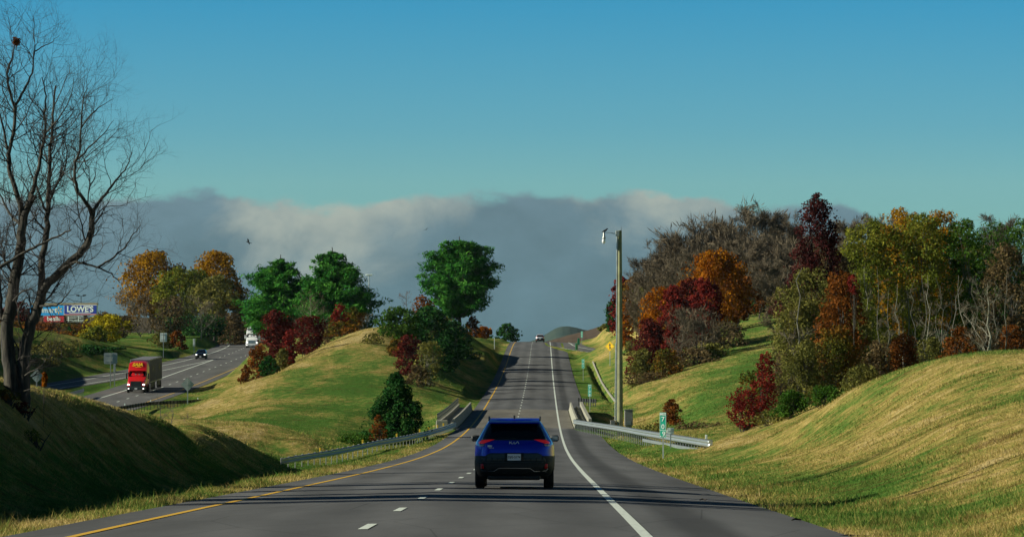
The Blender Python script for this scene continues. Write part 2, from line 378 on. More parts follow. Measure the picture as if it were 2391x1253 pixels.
def road2(x, y): return z2(y)+0*np.asarray(x)
# outer (left) line of exit lane, gore line
EXY = [380, 480, 540, 612, 650, 720, 800, 850]; EXX = [-90, -72.5, -64.8, -59.0, -56.6, -54.9, -56.7, -59.3]
def xe(y): return hermite(EXY, EXX, y) if np.ndim(y) else float(hermite(EXY, EXX, [y])[0])
# on ramp (right): left line and right line
RPY = [560, 600, 650, 700, 725, 745, 780, 830]; RPX = [58, 44, 29.5, 19.0, 14.6, 11.7, 8.6, 7.9]
def xr(y): return hermite(RPY, RPX, y) if np.ndim(y) else float(hermite(RPY, RPX, [y])[0])
def pave_half(y):   # right and left pavement limits of road 1
    y = np.asarray(y, float)
    r = 3.0-1.9*sstep(300, 326, y)*(1-sstep(400, 425, y)); return r
def mask_bridge(y): return sstep(318, 332, y)*(1-sstep(396, 410, y))

# ------------------------------------------------------------------ terrain control points (u, v, depth, dryness)
CT = [
 # right cut slope
 (2391,844,130,.62),(2250,845,140,.6),(2150,862,150,.6),(2050,890,160,.65),(1980,915,168,.7),(1900,965,176,.75),(1830,1003,184,.75),(1750,1022,192,.75),(1680,1032,194,.75),(1640,1052,200,.75),(1700,1020,205,.75),
 (2391,1008,86,.7),(2391,925,106,.45),(2200,1000,100,.75),(2200,920,125,.6),(2000,1050,118,.8),(2000,980,145,.7),(1850,1062,145,.85),(1750,1055,170,.8),
 (1548,1066,188,.35),(1700,1100,140,.5),(1600,1070,178,.45),(2700,1050,60,.6),(2700,930,85,.6),(2900,815,120,.6),
 (2600,842,150,.5),(2391,845,180,.5),(2391,868,260,.4),(2200,872,240,.4),(2100,880,210,.4),(2000,905,215,.45),(1950,960,230,.5),(1850,1000,235,.5),(2800,850,300,.5),
 # right valley
 (1600,1012,270,.5),(1500,1015,275,.5),(1440,1010,292,.4),(1700,1000,275,.5),(1600,1000,310,.35),(1500,990,330,.35),(1800,975,290,.4),(1420,985,350,.3),(1650,1030,235,.5),(1560,1035,230,.45),
 # second hill right
 (1480,955,370,.7),(1480,905,430,.85),(1550,935,370,.45),(1550,890,430,.7),(1600,860,455,.55),(1700,930,345,.15),(1700,860,420,.15),(1700,815,475,.25),(1800,765,510,.35),(1800,880,380,.1),(1850,740,540,.35),
 (1950,860,400,.3),(2100,830,420,.3),(2391,820,450,.3),(2000,760,560,.3),
 (1424,853,600,.6),(1470,828,610,.7),(1462,868,540,.7),
 (1400,778,820,.8),(1430,752,820,.8),(1375,797,850,.5),(1420,800,760,.6),(1480,790,650,.8),
 (1500,740,660,.5),(1600,700,660,.5),(1700,680,660,.5),(1800,680,660,.5),(1900,680,680,.5),(2100,690,700,.5),(2391,690,700,.5),(1560,800,540,.6),(1650,780,540,.5),(1740,765,530,.4),(1500,860,480,.8),
 # left bank
 (0,905,102,.85),(80,925,110,.8),(200,942,122.8,.75),(300,965,136.5,.8),(400,990,153.6,.8),(500,1020,175.7,.8),(600,1058,205,.7),(662,1101,205,.6),
 # left valley and small hump
 (600,1001,262,.7),(500,1001,262,.75),(430,1003,262,.7),(700,1030,258,.7),(775,1064,255,.7),(560,1035,235,.35),(635,1048,255,.35),(640,1100,226,.4),(700,1096,230,.4),(480,1010,225,.5),(380,1000,200,.6),
 (600,1006,300,.2),(600,999,340,.15),(750,1040,295,.05),(850,1046,288,.05),(500,988,350,.35),(400,990,350,.35),(300,990,350,.4),(100,970,330,.4),(-200,960,300,.4),
 # median mound
 (600,950,392,.55),(700,1000,350,.05),(700,900,432,.45),(700,950,395,.15),(800,950,402,.05),(800,850,462,.4),(850,1000,345,.02),(870,900,432,.1),(870,820,485,.75),(870,766,530,.95),(800,790,522,.95),(740,820,500,.95),(680,855,480,.95),
 (450,950,464,.3),(492,946,474,.3),(400,952,452,.3),(342,956,438,.3),(570,893,455,.95),(515,926,440,.95),(476,960,425,.9),(430,984,410,.7),(380,996,385,.5),(330,1000,400,.4),(905,775,545,.9),(920,860,455,.4),(930,950,385,.2),
 (870,800,640,.7),(800,800,620,.5),(700,805,600,.5),(640,872,505,.5),(600,893,480,.5),(700,832,545,.5),(690,785,625,.4),
 (1000,930,402,.4),(1050,950,392,.35),(1000,985,345,.35),(960,1010,325,.4),(1050,885,470,.2),(1000,850,480,.2),(1000,800,560,.3),(1100,872,560,.3),(1050,830,600,.3),(1000,780,640,.4),(950,762,600,.4),(900,768,565,.5),
 (1090,777,690,.3),(1118,800,700,.5),(1140,850,600,.4),(1155,812,740,.3),(1130,790,800,.4),(1100,785,850,.4),(1183,792,870,.4),
 (800,785,750,.4),(700,780,800,.4),(950,780,800,.4),
 # left of road 2
 (258,795,720,.5),(330,812,705,.3),(370,827,690,.3),(150,801,642,.4),(0,800,592,.4),(-150,800,530,.4),(-400,800,500,.4),(220,799,668,.4),(150,790,720,.4),(0,785,720,.4),
 (400,840,672,.1),(390,812,740,.1),(450,788,800,.1),(560,785,860,.1),(500,806,770,.2),(300,780,850,.3),(150,770,850,.4),(0,780,850,.4),(420,780,900,.3),(250,915,545,.12),(180,925,510,.12),(100,935,490,.12),(-100,940,470,.3),
 # behind
 (600,800,1100,.4),(1200,830,1200,.4),(1700,700,1100,.4),(2391,700,1100,.4),(0,790,1100,.4),(1200,890,2500,.4),(0,890,2500,.4),(2391,880,2500,.4),(-3000,880,900,.4),(5000,760,900,.4),
]
ctrl = []
for (u, v, d, dr) in CT:
    p = P(u, v, d); ctrl.append((p.x, d, p.z, dr))
for y in (-40, 0, 30, 45, 60, 80, 100, 115, 130, 145, 160, 175, 190, 204, 218):        # verges, ditch and toe of the left bank
    z = float(z1(y)); xl = float(xw(y))-8.32
    ctrl += [(xl-1.5, y, z-.10, .25), (xl-2.6, y, z-.50, .3), (xl-3.7, y, z-.55, .3), (xl-.2, y, z-.08, .85)]
    if y < 100: ctrl += [(-13.0, y, z+2.35, .8), (-20, y, z+2.6, .7), (-40, y, z+1.6, .6)]
    if y > 150: ctrl += [(xl-5.2, y, z-.75-(y-150)*.004, .4)]
    xq = float(xw(y))+3.0
    ctrl += [(xq+.3, y, z-.2, .80), (xq+1.3, y, z-.22, .12), (xq+2.1, y, z-.08, .35)]
    if y <= 160: ctrl.append((xq+5, y, z+float(np.interp(y, [110, 130, 160], [.95, .72, .30])), .75))
    if y < 60: ctrl += [(xq+7.5, y, z+1.85, .6), (xq+12, y, z+3.3, .6), (xq+40, y, z+5, .6)]
for y in (110, 130, 150, 175, 200, 230): ctrl.append((-19, y, float(z1(y))+2.2-(y-100)*.03, .7)); ctrl.append((-45, y, -2-(y-100)*.01, .6))
for y in (250, 300, 350, 420, 500, 600, 700, 800, 900, 1000):
    z = float(z1(y)); ctrl += [(float(xw(y))-10, y, z-.3, .35), (float(xw(y))+5, y, z-.25, .15)]
for (u, v, d) in [(640,1096,224),(660,1094,228),(700,1090,232),(760,1086,239),(880,1056,258),(960,1039.5,277),(998,1034,285),(1050,1008,315)]:
    p = P(u, v, d); ctrl.append((p.x, d, p.z, .35))
for y in (480, 520, 560, 600, 640, 680): ctrl.append((float(xe(y))-4.4, y, float(z2(y))-.1, .3))
for y in (425, 450, 480, 510, 540, 570, 600, 630, 655):
    z = float(z1(y)); x_ = float(xw(y)); ctrl += [(x_+4.6, y, z-.22, .08), (x_+6.2, y, z-.18+max(0, y-560)*.006, .2), (x_+7.6, y, z+.15+max(0, y-540)*.006, .6)]
ctrl = np.array(ctrl)
def AB(x, y): y = np.maximum(np.asarray(y, float), -50)+70; return np.stack([8.0*np.asarray(x)/y, 2.3*np.log(y)], -1)
cab = AB(ctrl[:, 0], ctrl[:, 1])
def kern(r2): return np.where(r2 > 1e-12, r2*np.log(r2+1e-12), 0)*.5
def _fit():
    n = len(cab); A = np.zeros((n+3, n+3)); r2 = ((cab[:, None]-cab[None])**2).sum(-1)
    A[:n, :n] = kern(r2)+np.eye(n)*2e-4; A[:n, n] = 1; A[:n, n+1:] = cab; A[n, :n] = 1; A[n+1:, :n] = cab.T
    b = np.zeros(n+3); b[:n] = ctrl[:, 2]; return np.linalg.solve(A, b)
W = _fit()
def tps(x, y):
    q = AB(x, y); sh = q.shape[:-1]; q = q.reshape(-1, 2); out = np.empty(len(q))
    for i in range(0, len(q), 20000):
        s = q[i:i+20000]; r2 = ((s[:, None]-cab[None])**2).sum(-1)
        out[i:i+20000] = kern(r2)@W[:-3]+W[-3]+s@W[-2:]
    return out.reshape(sh)
def dryness(x, y):
    q = AB(x, y).reshape(-1, 2); out = np.empty(len(q))
    for i in range(0, len(q), 20000):
        s = q[i:i+20000]; w = 1/(((s[:, None]-cab[None])**2).sum(-1)+1e-4)**1.6
        out[i:i+20000] = (w@ctrl[:, 3])/w.sum(1)
    return out.reshape(np.shape(x))
def blend_road(T, x, y, xl, xr_, zr, L_, sink=.10):
    d = np.maximum(xl-x, x-xr_)          # distance outside the pavement
    w = sstep(0.0, L_, d)
    edge = zr-.035-sink*sstep(.15, .7, -d)
    return T*w+edge*(1-w)
def terrain(x, y):
    x = np.asarray(x, float); y = np.asarray(y, float)
    T = tps(x, y)
    rg = sstep(60, 30, y)                  # nothing odd close to and behind the camera
    T = T+.06*np.sin(x*.9+y*.13)*np.sin(y*.21+x*.3)*sstep(0, 4, np.abs(x-xw(y)+2.6)-6)*sstep(60, 160, y)
    # channel of the creek under the bridge
    lat = x-xw(y)
    ch = mask_bridge(y)*sstep(2.0, 5.0, np.maximum(-7.8-lat, lat-1.0))*(1-sstep(7, 13, np.maximum(-7.8-lat, lat-1.0)))
    T = T-1.1*ch
    # right roadside ditch with a paved gutter
    gx = xw(y)+6.6; g = sstep(420, 440, y)*(1-sstep(640, 665, y))
    T = T-g*.75*np.exp(-((x-gx+.45)/.5)**2)
    # road 1
    T = blend_road(T, x, y, xw(y)-8.32, xw(y)+pave_half(y), z1(y)+lat1(np.clip(lat, -8.32, 3.0)), 2.2)
    # road 2
    near = (y > 250)
    xl2 = np.where(y > 640, xe(np.clip(y, 380, 850)) if True else 0, x2(y)-7.3)-2.7
    xl2 = np.where(y < 640, x2(y)-7.3-2.9, xl2)
    B = blend_road(T, x, y, xl2, x2(y)+1.3, z2(y), 3.5, .12); T = np.where(near, B, T)
    ye = np.clip(y, 380, 850); B = blend_road(T, x, y, xe(ye)-2.6, xe(ye)+5.2, z2(y), 3.0, .12); T = np.where((y > 400) & (y < 700), B, T)
    yr = np.clip(y, 560, 830); B = blend_road(T, x, y, xr(yr)-1.0, xr(yr)+7.0, z1(y), 3.5, .12); T = np.where((y > 580) & (y < 840), B, T)
    return T
def ground(x, y): return float(terrain(np.array([float(x)]), np.array([float(y)]))[0])
def G(u, d):      # ground point at picture column u and depth d
    x = (u-UC)/F*d; return Vector((x, d, ground(x, d)))

def sheet():
    ys = np.concatenate([np.linspace(-60, 24, 22), np.exp(np.linspace(math.log(26), math.log(1150), 520)), np.array([1200, 1300, 1450, 1700, 2000, 2600, 3500, 5000, 8000.])])
    inner = np.linspace(-.135, .135, 620); o = np.array([.138, .142, .148, .156, .166, .18, .2, .23, .27, .33, .42, .55, .75, 1.0, 1.5])
    a = np.concatenate([-o[::-1], inner, o]); X = a[None]*(ys[:, None]+70); Y = np.repeat(ys[:, None], len(a), 1)
    Z = terrain(X, np.minimum(Y, 2600)); Z = np.where(Y > 2600, 5*1+0*Z, Z)
    Z = np.clip(Z, -9, 26)
    r, c = X.shape; idx = np.arange(r*c).reshape(r, c)
    f = np.stack([idx[:-1, :-1], idx[:-1, 1:], idx[1:, 1:], idx[1:, :-1]], -1).reshape(-1, 4)
    me = np_mesh('ground', np.stack([X, Y, Z], -1).reshape(-1, 3), f, True)
    at = me.attributes.new('dry', 'FLOAT', 'POINT'); at.data.foreach_set('value', dryness(X, np.minimum(Y, 2600)).ravel().astype(np.float32))
    o = link_mesh('ground', me, M['ground']); o['kind'] = 'structure'
sheet()

def ribbon(name, laf, raf, zf, y0, y1, mat, dz=0.0, n=None, breaks=None, step=3.0, ref=None):
    """sheet between x=laf(y) and x=raf(y); breaks: extra cross offsets as absolute x functions"""
    n = max(2, int((y1-y0)/step)+1); ys = np.linspace(y0, y1, n)
    fs = [laf]+(breaks or [])+[raf]
    X = np.stack([np.asarray(f(ys))+0*ys for f in fs], 1); Y = np.repeat(ys[:, None], len(fs), 1); Z = zf(X, Y)+dz
    return ribbon_np(name, X, Y, Z, mat, ref)
def ribbon_np(name, X, Y, Z, mat, ref=None):
    r, c = X.shape; idx = np.arange(r*c).reshape(r, c)
    f = np.stack([idx[:-1, :-1], idx[:-1, 1:], idx[1:, 1:], idx[1:, :-1]], -1).reshape(-1, 4)
    me = np_mesh(name, np.stack([X, Y, Z], -1).reshape(-1, 3), f, True)
    lat = X-(ref(Y) if ref else 0); at = me.attributes.new('lat', 'FLOAT', 'POINT'); at.data.foreach_set('value', lat.ravel().astype(np.float32))
    o = link_mesh(name, me, mat); o['kind'] = 'structure'; return o
off = lambda k: (lambda y: xw(y)+k)
ribbon('road', off(-8.32), lambda y: xw(y)+pave_half(y), road1, -55, 1250, M['asphalt'], 0, breaks=[off(-3.66), off(0)], ref=xw)
ribbon('bridge_deck_surface', off(-8.3), off(1.12), road1, 326, 402, M['deck'], .004, breaks=[off(-3.66), off(0)], ref=xw)
ribbon('opposite_road', lambda y: np.where(y > 660, xe(np.clip(y, 380, 850))+.6, x2(y)-10.2), lambda y: x2(y)+1.3, road2, 150, 1150, M['asphalt2'], 0, step=6)
ribbon('exit_ramp', lambda y: xe(np.clip(y, 380, 850))-2.6, lambda y: xe(np.clip(y, 380, 850))+np.where(y > 620, 5.0, 5.0), road2, 400, 860, M['asphalt2'], -.006, step=6)
ribbon('entry_ramp', lambda y: np.maximum(xr(y)-1.0, xw(y)+2.6), lambda y: xr(y)+7.0, lambda x, y: z1(y)-.15+0*x, 562, 850, M['asphalt2'], 0, step=6)

# paint
def union(obs, name):
    pass
def line(name, xf, w, zf, y0, y1, mat, dz=.008, step=3.0): return ribbon(name, lambda y: xf(y)-w/2, lambda y: xf(y)+w/2, zf, y0, y1, mat, dz, step=step)
line('white_edge_line', xw, .15, road1, -40, 980, M['line_w'])
line('yellow_edge_line', off(-7.32), .14, road1, -40, 980, M['line_y'])
def dashes(name, xf, w, zf, y0, y1, mat, dz=.008, ln=3.05, per=12.19):
    X = []; Y = []; fs = []; y = y0
    while y < y1:
        for k, yy in enumerate((y, y+ln/2, y+ln)):
            xx = float(xf(yy)); X += [xx-w/2, xx+w/2]; Y += [yy, yy]
        b = len(X)-6; fs += [(b, b+1, b+3, b+2), (b+2, b+3, b+5, b+4)]; y += per
    X = np.array(X); Y = np.array(Y); Z = zf(X, Y)+dz
    me = np_mesh(name, np.stack([X, Y, Z], -1), fs); o = link_mesh(name, me, mat); o['kind'] = 'structure'
dashes('lane_dashes', off(-3.66), .13, road1, 52.5-12.19*6, 950, M['line_w'])
line('opposite_yellow_line', x2, .16, road2, 200, 950, M['line_y'], .01)
dashes('opposite_lane_dashes', lambda y: x2(y)-3.66, .2, road2, 300, 950, M['line_w'], .01)
line('opposite_edge_line', lambda y: x2(y)-7.32, .24, road2, 200, 688, M['line_w'], .01)
dashes('exit_lane_dashes', lambda y: x2(y)-7.32, .2, road2, 690, 950, M['line_w'], .01)
line('exit_lane_line', lambda y: xe(np.clip(y, 380, 850)), .22, road2, 400, 850, M['line_w'], .012)
def gore(y): return np.interp(y, [545, 590, 625, 688], [-60.6, -56.3, -54.1, -51.0])
line('gore_line', gore, .22, road2, 540, 688, M['line_w'], .012)
line('entry_line_near', lambda y: xr(y), .22, lambda x, y: z1(y)-.15+0*x, 600, 782, M['line_w'], .01)
line('entry_line_far', lambda y: xr(y)+4.0, .22, lambda x, y: z1(y)-.15+0*x, 600, 850, M['line_w'], .01)

# paved gutter beside the road beyond the bridge
ys = np.arange(436, 650, 6.0); gx = xw(ys)+6.9
X = np.stack([gx-.45, gx-.27, gx-.20], 1); Y = np.repeat(ys[:, None], 3, 1); Zt = z1(Y)-.12+np.maximum(0, Y-545)*.006
ribbon_np('paved_gutter', X, Y, Zt+np.array([[-.10, .06, .0]]), M['concrete'])

# ------------------------------------------------------------------ lettering
def text_mesh(name, s, size, mat, parent, loc, rot=(math.pi/2, 0, 0), sx=1.0, extr=.004, shear=0.0, bold=0.0):
    cu = bpy.data.curves.new(name, 'FONT'); cu.body = s; cu.size = size; cu.align_x = 'CENTER'; cu.align_y = 'CENTER'; cu.extrude = extr; cu.shear = shear; cu.offset = bold
    t = bpy.data.objects.new(name, cu); col.objects.link(t)
    dg = bpy.context.evaluated_depsgraph_get(); me = bpy.data.meshes.new_from_object(t.evaluated_get(dg)); bpy.data.objects.remove(t)
    me.name = name; o = link_mesh(name, me, mat, parent); o.location = loc; o.rotation_euler = rot; o.scale = (sx, 1, 1); return o

# ------------------------------------------------------------------ guard rails and parapets
WP = [(a, b*1.16) for a, b in [(0, .0), (.035, .03), (.075, .045), (.08, .085), (.03, .12), (.015, .155), (.03, .19), (.08, .225), (.075, .265), (.035, .28), (0, .31)]]
def resample(pts, step):
    pts = [Vector(p) for p in pts]; out = [pts[0].copy()]; acc = 0
    for a, b in zip(pts, pts[1:]):
        L_ = (b-a).length; t = step-acc
        while t <= L_: out.append(a.lerp(b, t/L_)); t += step
        acc = (acc+L_) % step
    return out
def guard_rail(label, top, face, group=None, spacing=1.905, post_h=.95, rub=None, refl=None, refl_mat='reflector', dense=None, mat='galv'):
    """top: points along the top of the beam; face: +1 the beam faces to the right of the direction of travel"""
    pts = resample(top, spacing); base = pts[0]
    root = empty('guard_rail', base, label, 'guardrail', group)
    P_ = [p-base for p in pts]; n = len(P_)
    def beam(sel, dz, prof):
        vs = []; fs = []; k = len(prof)
        for j, i in enumerate(sel):
            d = (P_[min(i+1, n-1)]-P_[max(i-1, 0)]); d.z = 0; d.normalize(); nr = Vector((d.y, -d.x, 0))*face
            for (o_, z_) in prof: vs.append(P_[i]+nr*(o_+.08)+Vector((0, 0, z_-.36+dz)))
        for j in range(len(sel)-1):
            for q in range(k-1): fs.append((j*k+q, (j+1)*k+q, (j+1)*k+q+1, j*k+q+1))
        b = MB().add(vs, fs); o = b.build('w_beam', M[mat], root, True)
        sm = o.modifiers.new('thickness', 'SOLIDIFY'); sm.thickness = .006
        return o
    beam(range(n), 0, WP)
    if rub: 
        o = beam([i for i in range(n) if rub[0] <= pts[i].y <= rub[1]], -.40, [(0, .05), (.06, .07), (.06, .24), (0, .26)]); o.name = 'rub_rail'
    pm = MB().box(-.05, .05, -.075, .075, -post_h, .02); pb = MB()
    me = None
    for i, p in enumerate(P_):
        subs = [p]
        if dense and i < n-1 and pts[i].y > dense: subs.append(p.lerp(P_[i+1], .5))
        for q in subs:
            d = (P_[min(i+1, n-1)]-P_[max(i-1, 0)]); ang = math.atan2(d.y, d.x)-math.pi/2
            if me is None:
                b = MB().box(-.022, .022, -.06, .06, -post_h, .02).box(.022*face, .085*face, -.04, .04, -.30, .04)
                o = b.build('post', M['post' if mat == 'galv' else 'shade_steel'], root); me = o.data
            else: o = link_mesh('post', me, None, root)
            o.location = q; o.rotation_euler = (0, 0, ang)
    rm = None
    for y in (refl or []):
        i = min(range(n), key=lambda k: abs(pts[k].y-y)); p = P_[i]
        if rm is None:
            o = MB().box(-.055, .055, -.02, .02, .02, .24, .01).build('reflector_tab', M[refl_mat], root); rm = o.data
        else: o = link_mesh('reflector_tab', rm, None, root)
        o.location = p
    return root
RAIL_L = [P(656,1069,227),P(700,1061,232),P(760,1052,240),P(820,1040.5,249),P(880,1027.5,259),P(920,1021,267),P(960,1013.5,277),P(998,1005,290),P(1030,996.5,305),P(1062,985.5,326)]
guard_rail('long left guardrail with yellow tabs sweeping past the cone shaped tree to the bridge', RAIL_L, 1, refl=(239, 254, 268, 284, 292, 300, 308), dense=288)
RAIL_R = [P(1342,979,326),P(1380,984.5,305),P(1420,990,287),P(1460,996,268),P(1500,1003,250),P(1550,1010.5,232),P(1600,1018,216),P(1640,1024,205),P(1668,1028,197)]
guard_rail('bright silver double guardrail below the mile 70.9 marker on the right', RAIL_R, 1, rub=(190, 249), refl=(228, 203), refl_mat='white_sign')
RAIL_F = [P(1350,929,415), P(1372,930.5,413), P(1392,931.5,411)]
guard_rail('short dark guardrail seen from behind at the far right end of the bridge', RAIL_F, -1, spacing=.6, post_h=.75, mat='shade_steel')
RAIL_M = [P(245,957,408),P(280,948.5,420),P(342,938.5,438),P(400,935,452),P(450,933,464),P(492,931,474)]
guard_rail('dark guardrail seen from behind beyond the grassy crest, curving below the tall diamond sign', RAIL_M, -1, post_h=1.0, mat='shade_steel', refl=(410, 424, 440, 466), refl_mat='white_sign')
RAIL_O = [P(128,926.5,462),P(150,920,475),P(172,913.5,488),P(194,907,502)]
guard_rail('short blue grey guardrail on the grass beside the red lorry road', RAIL_O, 1, post_h=.95)

JP = [(-.20, 0), (-.20, .08), (-.12, .33), (-.08, .81), (.08, .81), (.12, .33), (.20, .08), (.20, 0)]
def wall_along(root, name, xf, y0, y1, prof, mat, dz=0.0, ztop=None):
    ys = np.arange(y0, y1+.1, 3.0); vs = []; fs = []; k = len(prof); o0 = root.location
    for y in ys:
        x = float(xf(y)); z = float(z1(y))-.1+dz
        vs += [(x+a-o0.x, y-o0.y, z+b-o0.z) for a, b in prof]
    for j in range(len(ys)-1):
        for q in range(k): q2 = (q+1) % k; fs.append((j*k+q, j*k+q2, (j+1)*k+q2, (j+1)*k+q))
    fs += [tuple(range(k)), tuple(range(len(vs)-1, len(vs)-k-1, -1))]
    return MB().add(vs, fs).build(name, mat, root)
r = empty('bridge_parapet', (float(xw(326))+1.3, 326, float(z1(326))), 'pale concrete parapet on the right side of the bridge', 'parapet')
wall_along(r, 'barrier_wall', off(1.38), 326, 401, JP, M['concrete'])
wall_along(r, 'walkway', off(1.95), 326, 401, [(-.36, -.5), (-.36, .28), (.36, .28), (.36, -.5)], M['concrete'])
wall_along(r, 'outer_wall', off(2.45), 326, 404, [(-.13, -1.6), (-.13, .80), (.13, .80), (.13, -1.6)], M['concrete'])
for y in (328, 340, 355, 372, 390):
    MB().box(-.12, .12, -.25, .25, .28, .62, .04).build('drain_block', M['concrete'], r).location = (float(xw(y))+1.9-r.location.x, y-r.location.y, float(z1(y))-.1-r.location.z)
r = empty('bridge_parapet', (float(xw(326))-8.8, 326, float(z1(326))), 'shaded concrete parapet with open rails on the left side of the bridge', 'parapet')
wall_along(r, 'barrier_wall', off(-8.6), 326, 401, JP, M['concrete'])
wall_along(r, 'walkway', off(-9.25), 326, 401, [(-.45, -.5), (-.45, .30), (.45, .30), (.45, -.5)], M['concrete'])
wall_along(r, 'outer_wall', off(-9.85), 324, 403, [(-.15, -1.8), (-.15, .62), (.15, .62), (.15, -1.8)], M['concrete'])
for h in (.86, 1.14): wall_along(r, 'rail', off(-9.85), 324, 403, [(-.04, h), (-.04, h+.09), (.04, h+.09), (.04, h)], M['ink'])
MB().box(-.75, .2, -.3, .3, 0, .75, .05).build('end_block', M['concrete'], r).location = (float(xw(324))-9.2-r.location.x, -2.4, -.15)
pm = None
for y in np.arange(325, 403, 4.0):
    if pm is None: o = MB().box(-.06, .06, -.08, .08, .55, 1.25).build('rail_post', M['concrete'], r); pm = o.data
    else: o = link_mesh('rail_post', pm, None, r)
    o.location = (float(xw(y))-9.85-r.location.x, y-r.location.y, float(z1(y))-.1-r.location.z)

# ------------------------------------------------------------------ signs
def sign_root(name, u, vb, d, label, cat='sign', group=None, use_ground=True):
    p = P(u, vb, d); z = ground(p.x, d)
    return empty(name, (p.x, d, z), label, cat, group), p
def rpanel(w, h, t=.02, rr=.04, y=0.0):
    r_ = min(rr, w/2-.001, h/2-.001); pts = []
    for cx, cz, a0 in ((w/2-r_, h/2-r_, 0), (-w/2+r_, h/2-r_, 90), (-w/2+r_, -h/2+r_, 180), (w/2-r_, -h/2+r_, 270)):
        for k in range(5): a = R(a0+k*22.5); pts.append((cx+r_*math.cos(a), cz+r_*math.sin(a)))
    return MB().prism(pts, y, y+t)
def mile_marker(u, vb, d, vt, wpx, hpx, rows, label, mile=False, rz=0):
    root, _ = sign_root('mile_marker', u, vb, d, label, 'road sign', 'green mile markers along the right verge')
    top = P(u, vt, d).z-root.location.z; w = wpx/F*d; h = hpx/F*d; root.rotation_euler[2] = rz-R(14)
    MB().box(-.03, .03, .025, .055, -.4, top-.05).build('post', M['signback'], root)
    cz = top-h/2
    pn = rpanel(w, h, .015, .03).build('panel', M['green_sign'], root); pn.location = (0, 0, cz)
    b = MB()
    for s_ in (-1, 1): b.box(s_*w*.45-.006, s_*w*.45+.006, -.004, 0, -h*.475, h*.475); b.box(-w*.45, w*.45, -.004, 0, s_*h*.475-.006, s_*h*.475+.006)
    b.build('border', M['white_sign'], pn)
    for (s_, fx, fz, fs) in rows: text_mesh('lettering', s_, fs*h, M['white_sign'], pn, (fx*w, -.008, fz*h), sx=1.0, bold=.004)
    if mile: MB().box(-w*.42, w*.42, -.006, -.001, -h*.225, -h*.21).build('divider', M['white_sign'], pn)
    return root
mile_marker(1548, 1064, 188, 962, 15.5, 58, [('MILE', 0, .42, .12), ('7', 0, .22, .27), ('0', 0, -.08, .27), ('9', .12, -.37, .27), ('.', -.33, -.39, .27)], 'green mile marker reading MILE 70.9 in front of the silver guardrail', True)
mile_marker(1377, 937, 405, 897, 8.2, 28, [('MILE', 0, .42, .10), ('7', 0, .20, .28), ('0', 0, -.09, .28), ('8', 0, -.37, .28)], 'green mile marker reading 708 just beyond the bridge')
mile_marker(1361.5, 868, 560, 838, 6.6, 21, [('7', 0, .30, .30), ('0', 0, 0, .30), ('7', 0, -.30, .30)], 'green mile marker reading 707 in the mown strip beside the gutter')
mile_marker(1358.5, 799, 820, 773, 4.4, 14.5, [('7', 0, .30, .30), ('0', 0, 0, .30), ('6', 0, -.30, .30)], 'highest and farthest green mile marker, at the hill crest by the on ramp')
r, p = sign_root('gore_sign', 1348.5, 815, 740, 'narrow dark green sign seen edge on where the ramp joins', 'road sign')
MB().box(-.035, .035, 0, .05, -.3, 2.0).build('post', M['signback'], r)
o = rpanel(1.3, 1.25, .02).build('panel', M['green_sign'], r); o.location = (-.15, -.03, .8); o.rotation_euler = (0, 0, R(68))
o = rpanel(.42, 1.2, .02).build('panel', M['green_sign'], r); o.location = (.2, -.03, 1.75); o.rotation_euler = (0, 0, R(20))
# merge sign
r, p = sign_root('merge_sign', 1424, 852, 600, 'yellow diamond merge sign beside the tall wooden pole', 'road sign')
zt = P(1424, 808, 600).z-r.location.z; r.rotation_euler[2] = R(-22)
MB().box(-.04, .04, .03, .08, -.4, zt+.6).build('post', M['signback'], r)
q = .74
dm = MB().prism([(0, -q), (q, 0), (0, q), (-q, 0)], -.02, 0).build('panel', M['yellow_sign'], r); dm.location = (0, 0, zt)
b = MB(); e = q*.90
for i in range(4):
    a = R(90*i); c1 = (e*math.cos(a), e*math.sin(a)); c2 = (e*math.cos(a+math.pi/2), e*math.sin(a+math.pi/2)); k = .965
    b.prism([c1, c2, (c2[0]*k, c2[1]*k), (c1[0]*k, c1[1]*k)], -.028, -.0205)
b.build('border', M['ink'], dm)
b = MB().prism([(-.06, -.42), (.06, -.42), (.06, .18), (-.06, .18)], -.03, -.021).prism([(-.19, .15), (.19, .15), (0, .45)], -.032, -.0215)
b.prism([(.065, -.02), (.065, -.18), (.18, -.42), (.30, -.42)], -.031, -.021).build('arrow_symbol', M['ink'], dm)

def sign_back(u, vb, d, label, shape, wpx, hpx, cv, mat='signback', posts=(0,), extra=None, rz=0):
    r, p = sign_root('road_sign', u, vb, d, label, 'road sign', 'road signs seen from behind')
    w = wpx/F*d; h = hpx/F*d; cz = P(u, cv, d).z-r.location.z; r.rotation_euler[2] = rz
    if shape == 'diamond': o = MB().prism([(0, -h/2), (w/2, 0), (0, h/2), (-w/2, 0)], .03, .05).build('panel', M[mat], r)
    else: o = rpanel(w, h, .02, w*.1, .03).build('panel', M[mat], r)
    o.location = (0, 0, cz)
    rb = MB()
    if shape != 'diamond':
        for zz in (-.3, .3): rb.box(-w*.45, w*.45, .0, .028, zz*h-.03, zz*h+.03)
    else: rb.box(-w*.3, w*.3, 0, .028, -.03, .03)
    rb.build('brace', M['alu'], o)
    for fx in posts: MB().box(fx*w-.06, fx*w+.06, -.07, -.001, -.5, cz+h*.5).build('post', M['alu'], r)
    return r
sign_back(85.5, 945, 480, 'pale back of a diamond road sign just right of the bare tree trunks', 'diamond', 31, 33, 877)
sign_back(438, 940, 452, 'grey back of a diamond road sign on a tall post by the dark guardrail', 'diamond', 31, 33, 897)
sign_back(258, 888, 560, 'wide grey rounded back of a sign left of the red lorry', 'rect', 31.5, 26, 836)
sign_back(267.5, 890, 552, 'thin pale strip sign hanging behind the wide grey sign by the red lorry', 'rect', 5.5, 21, 859)
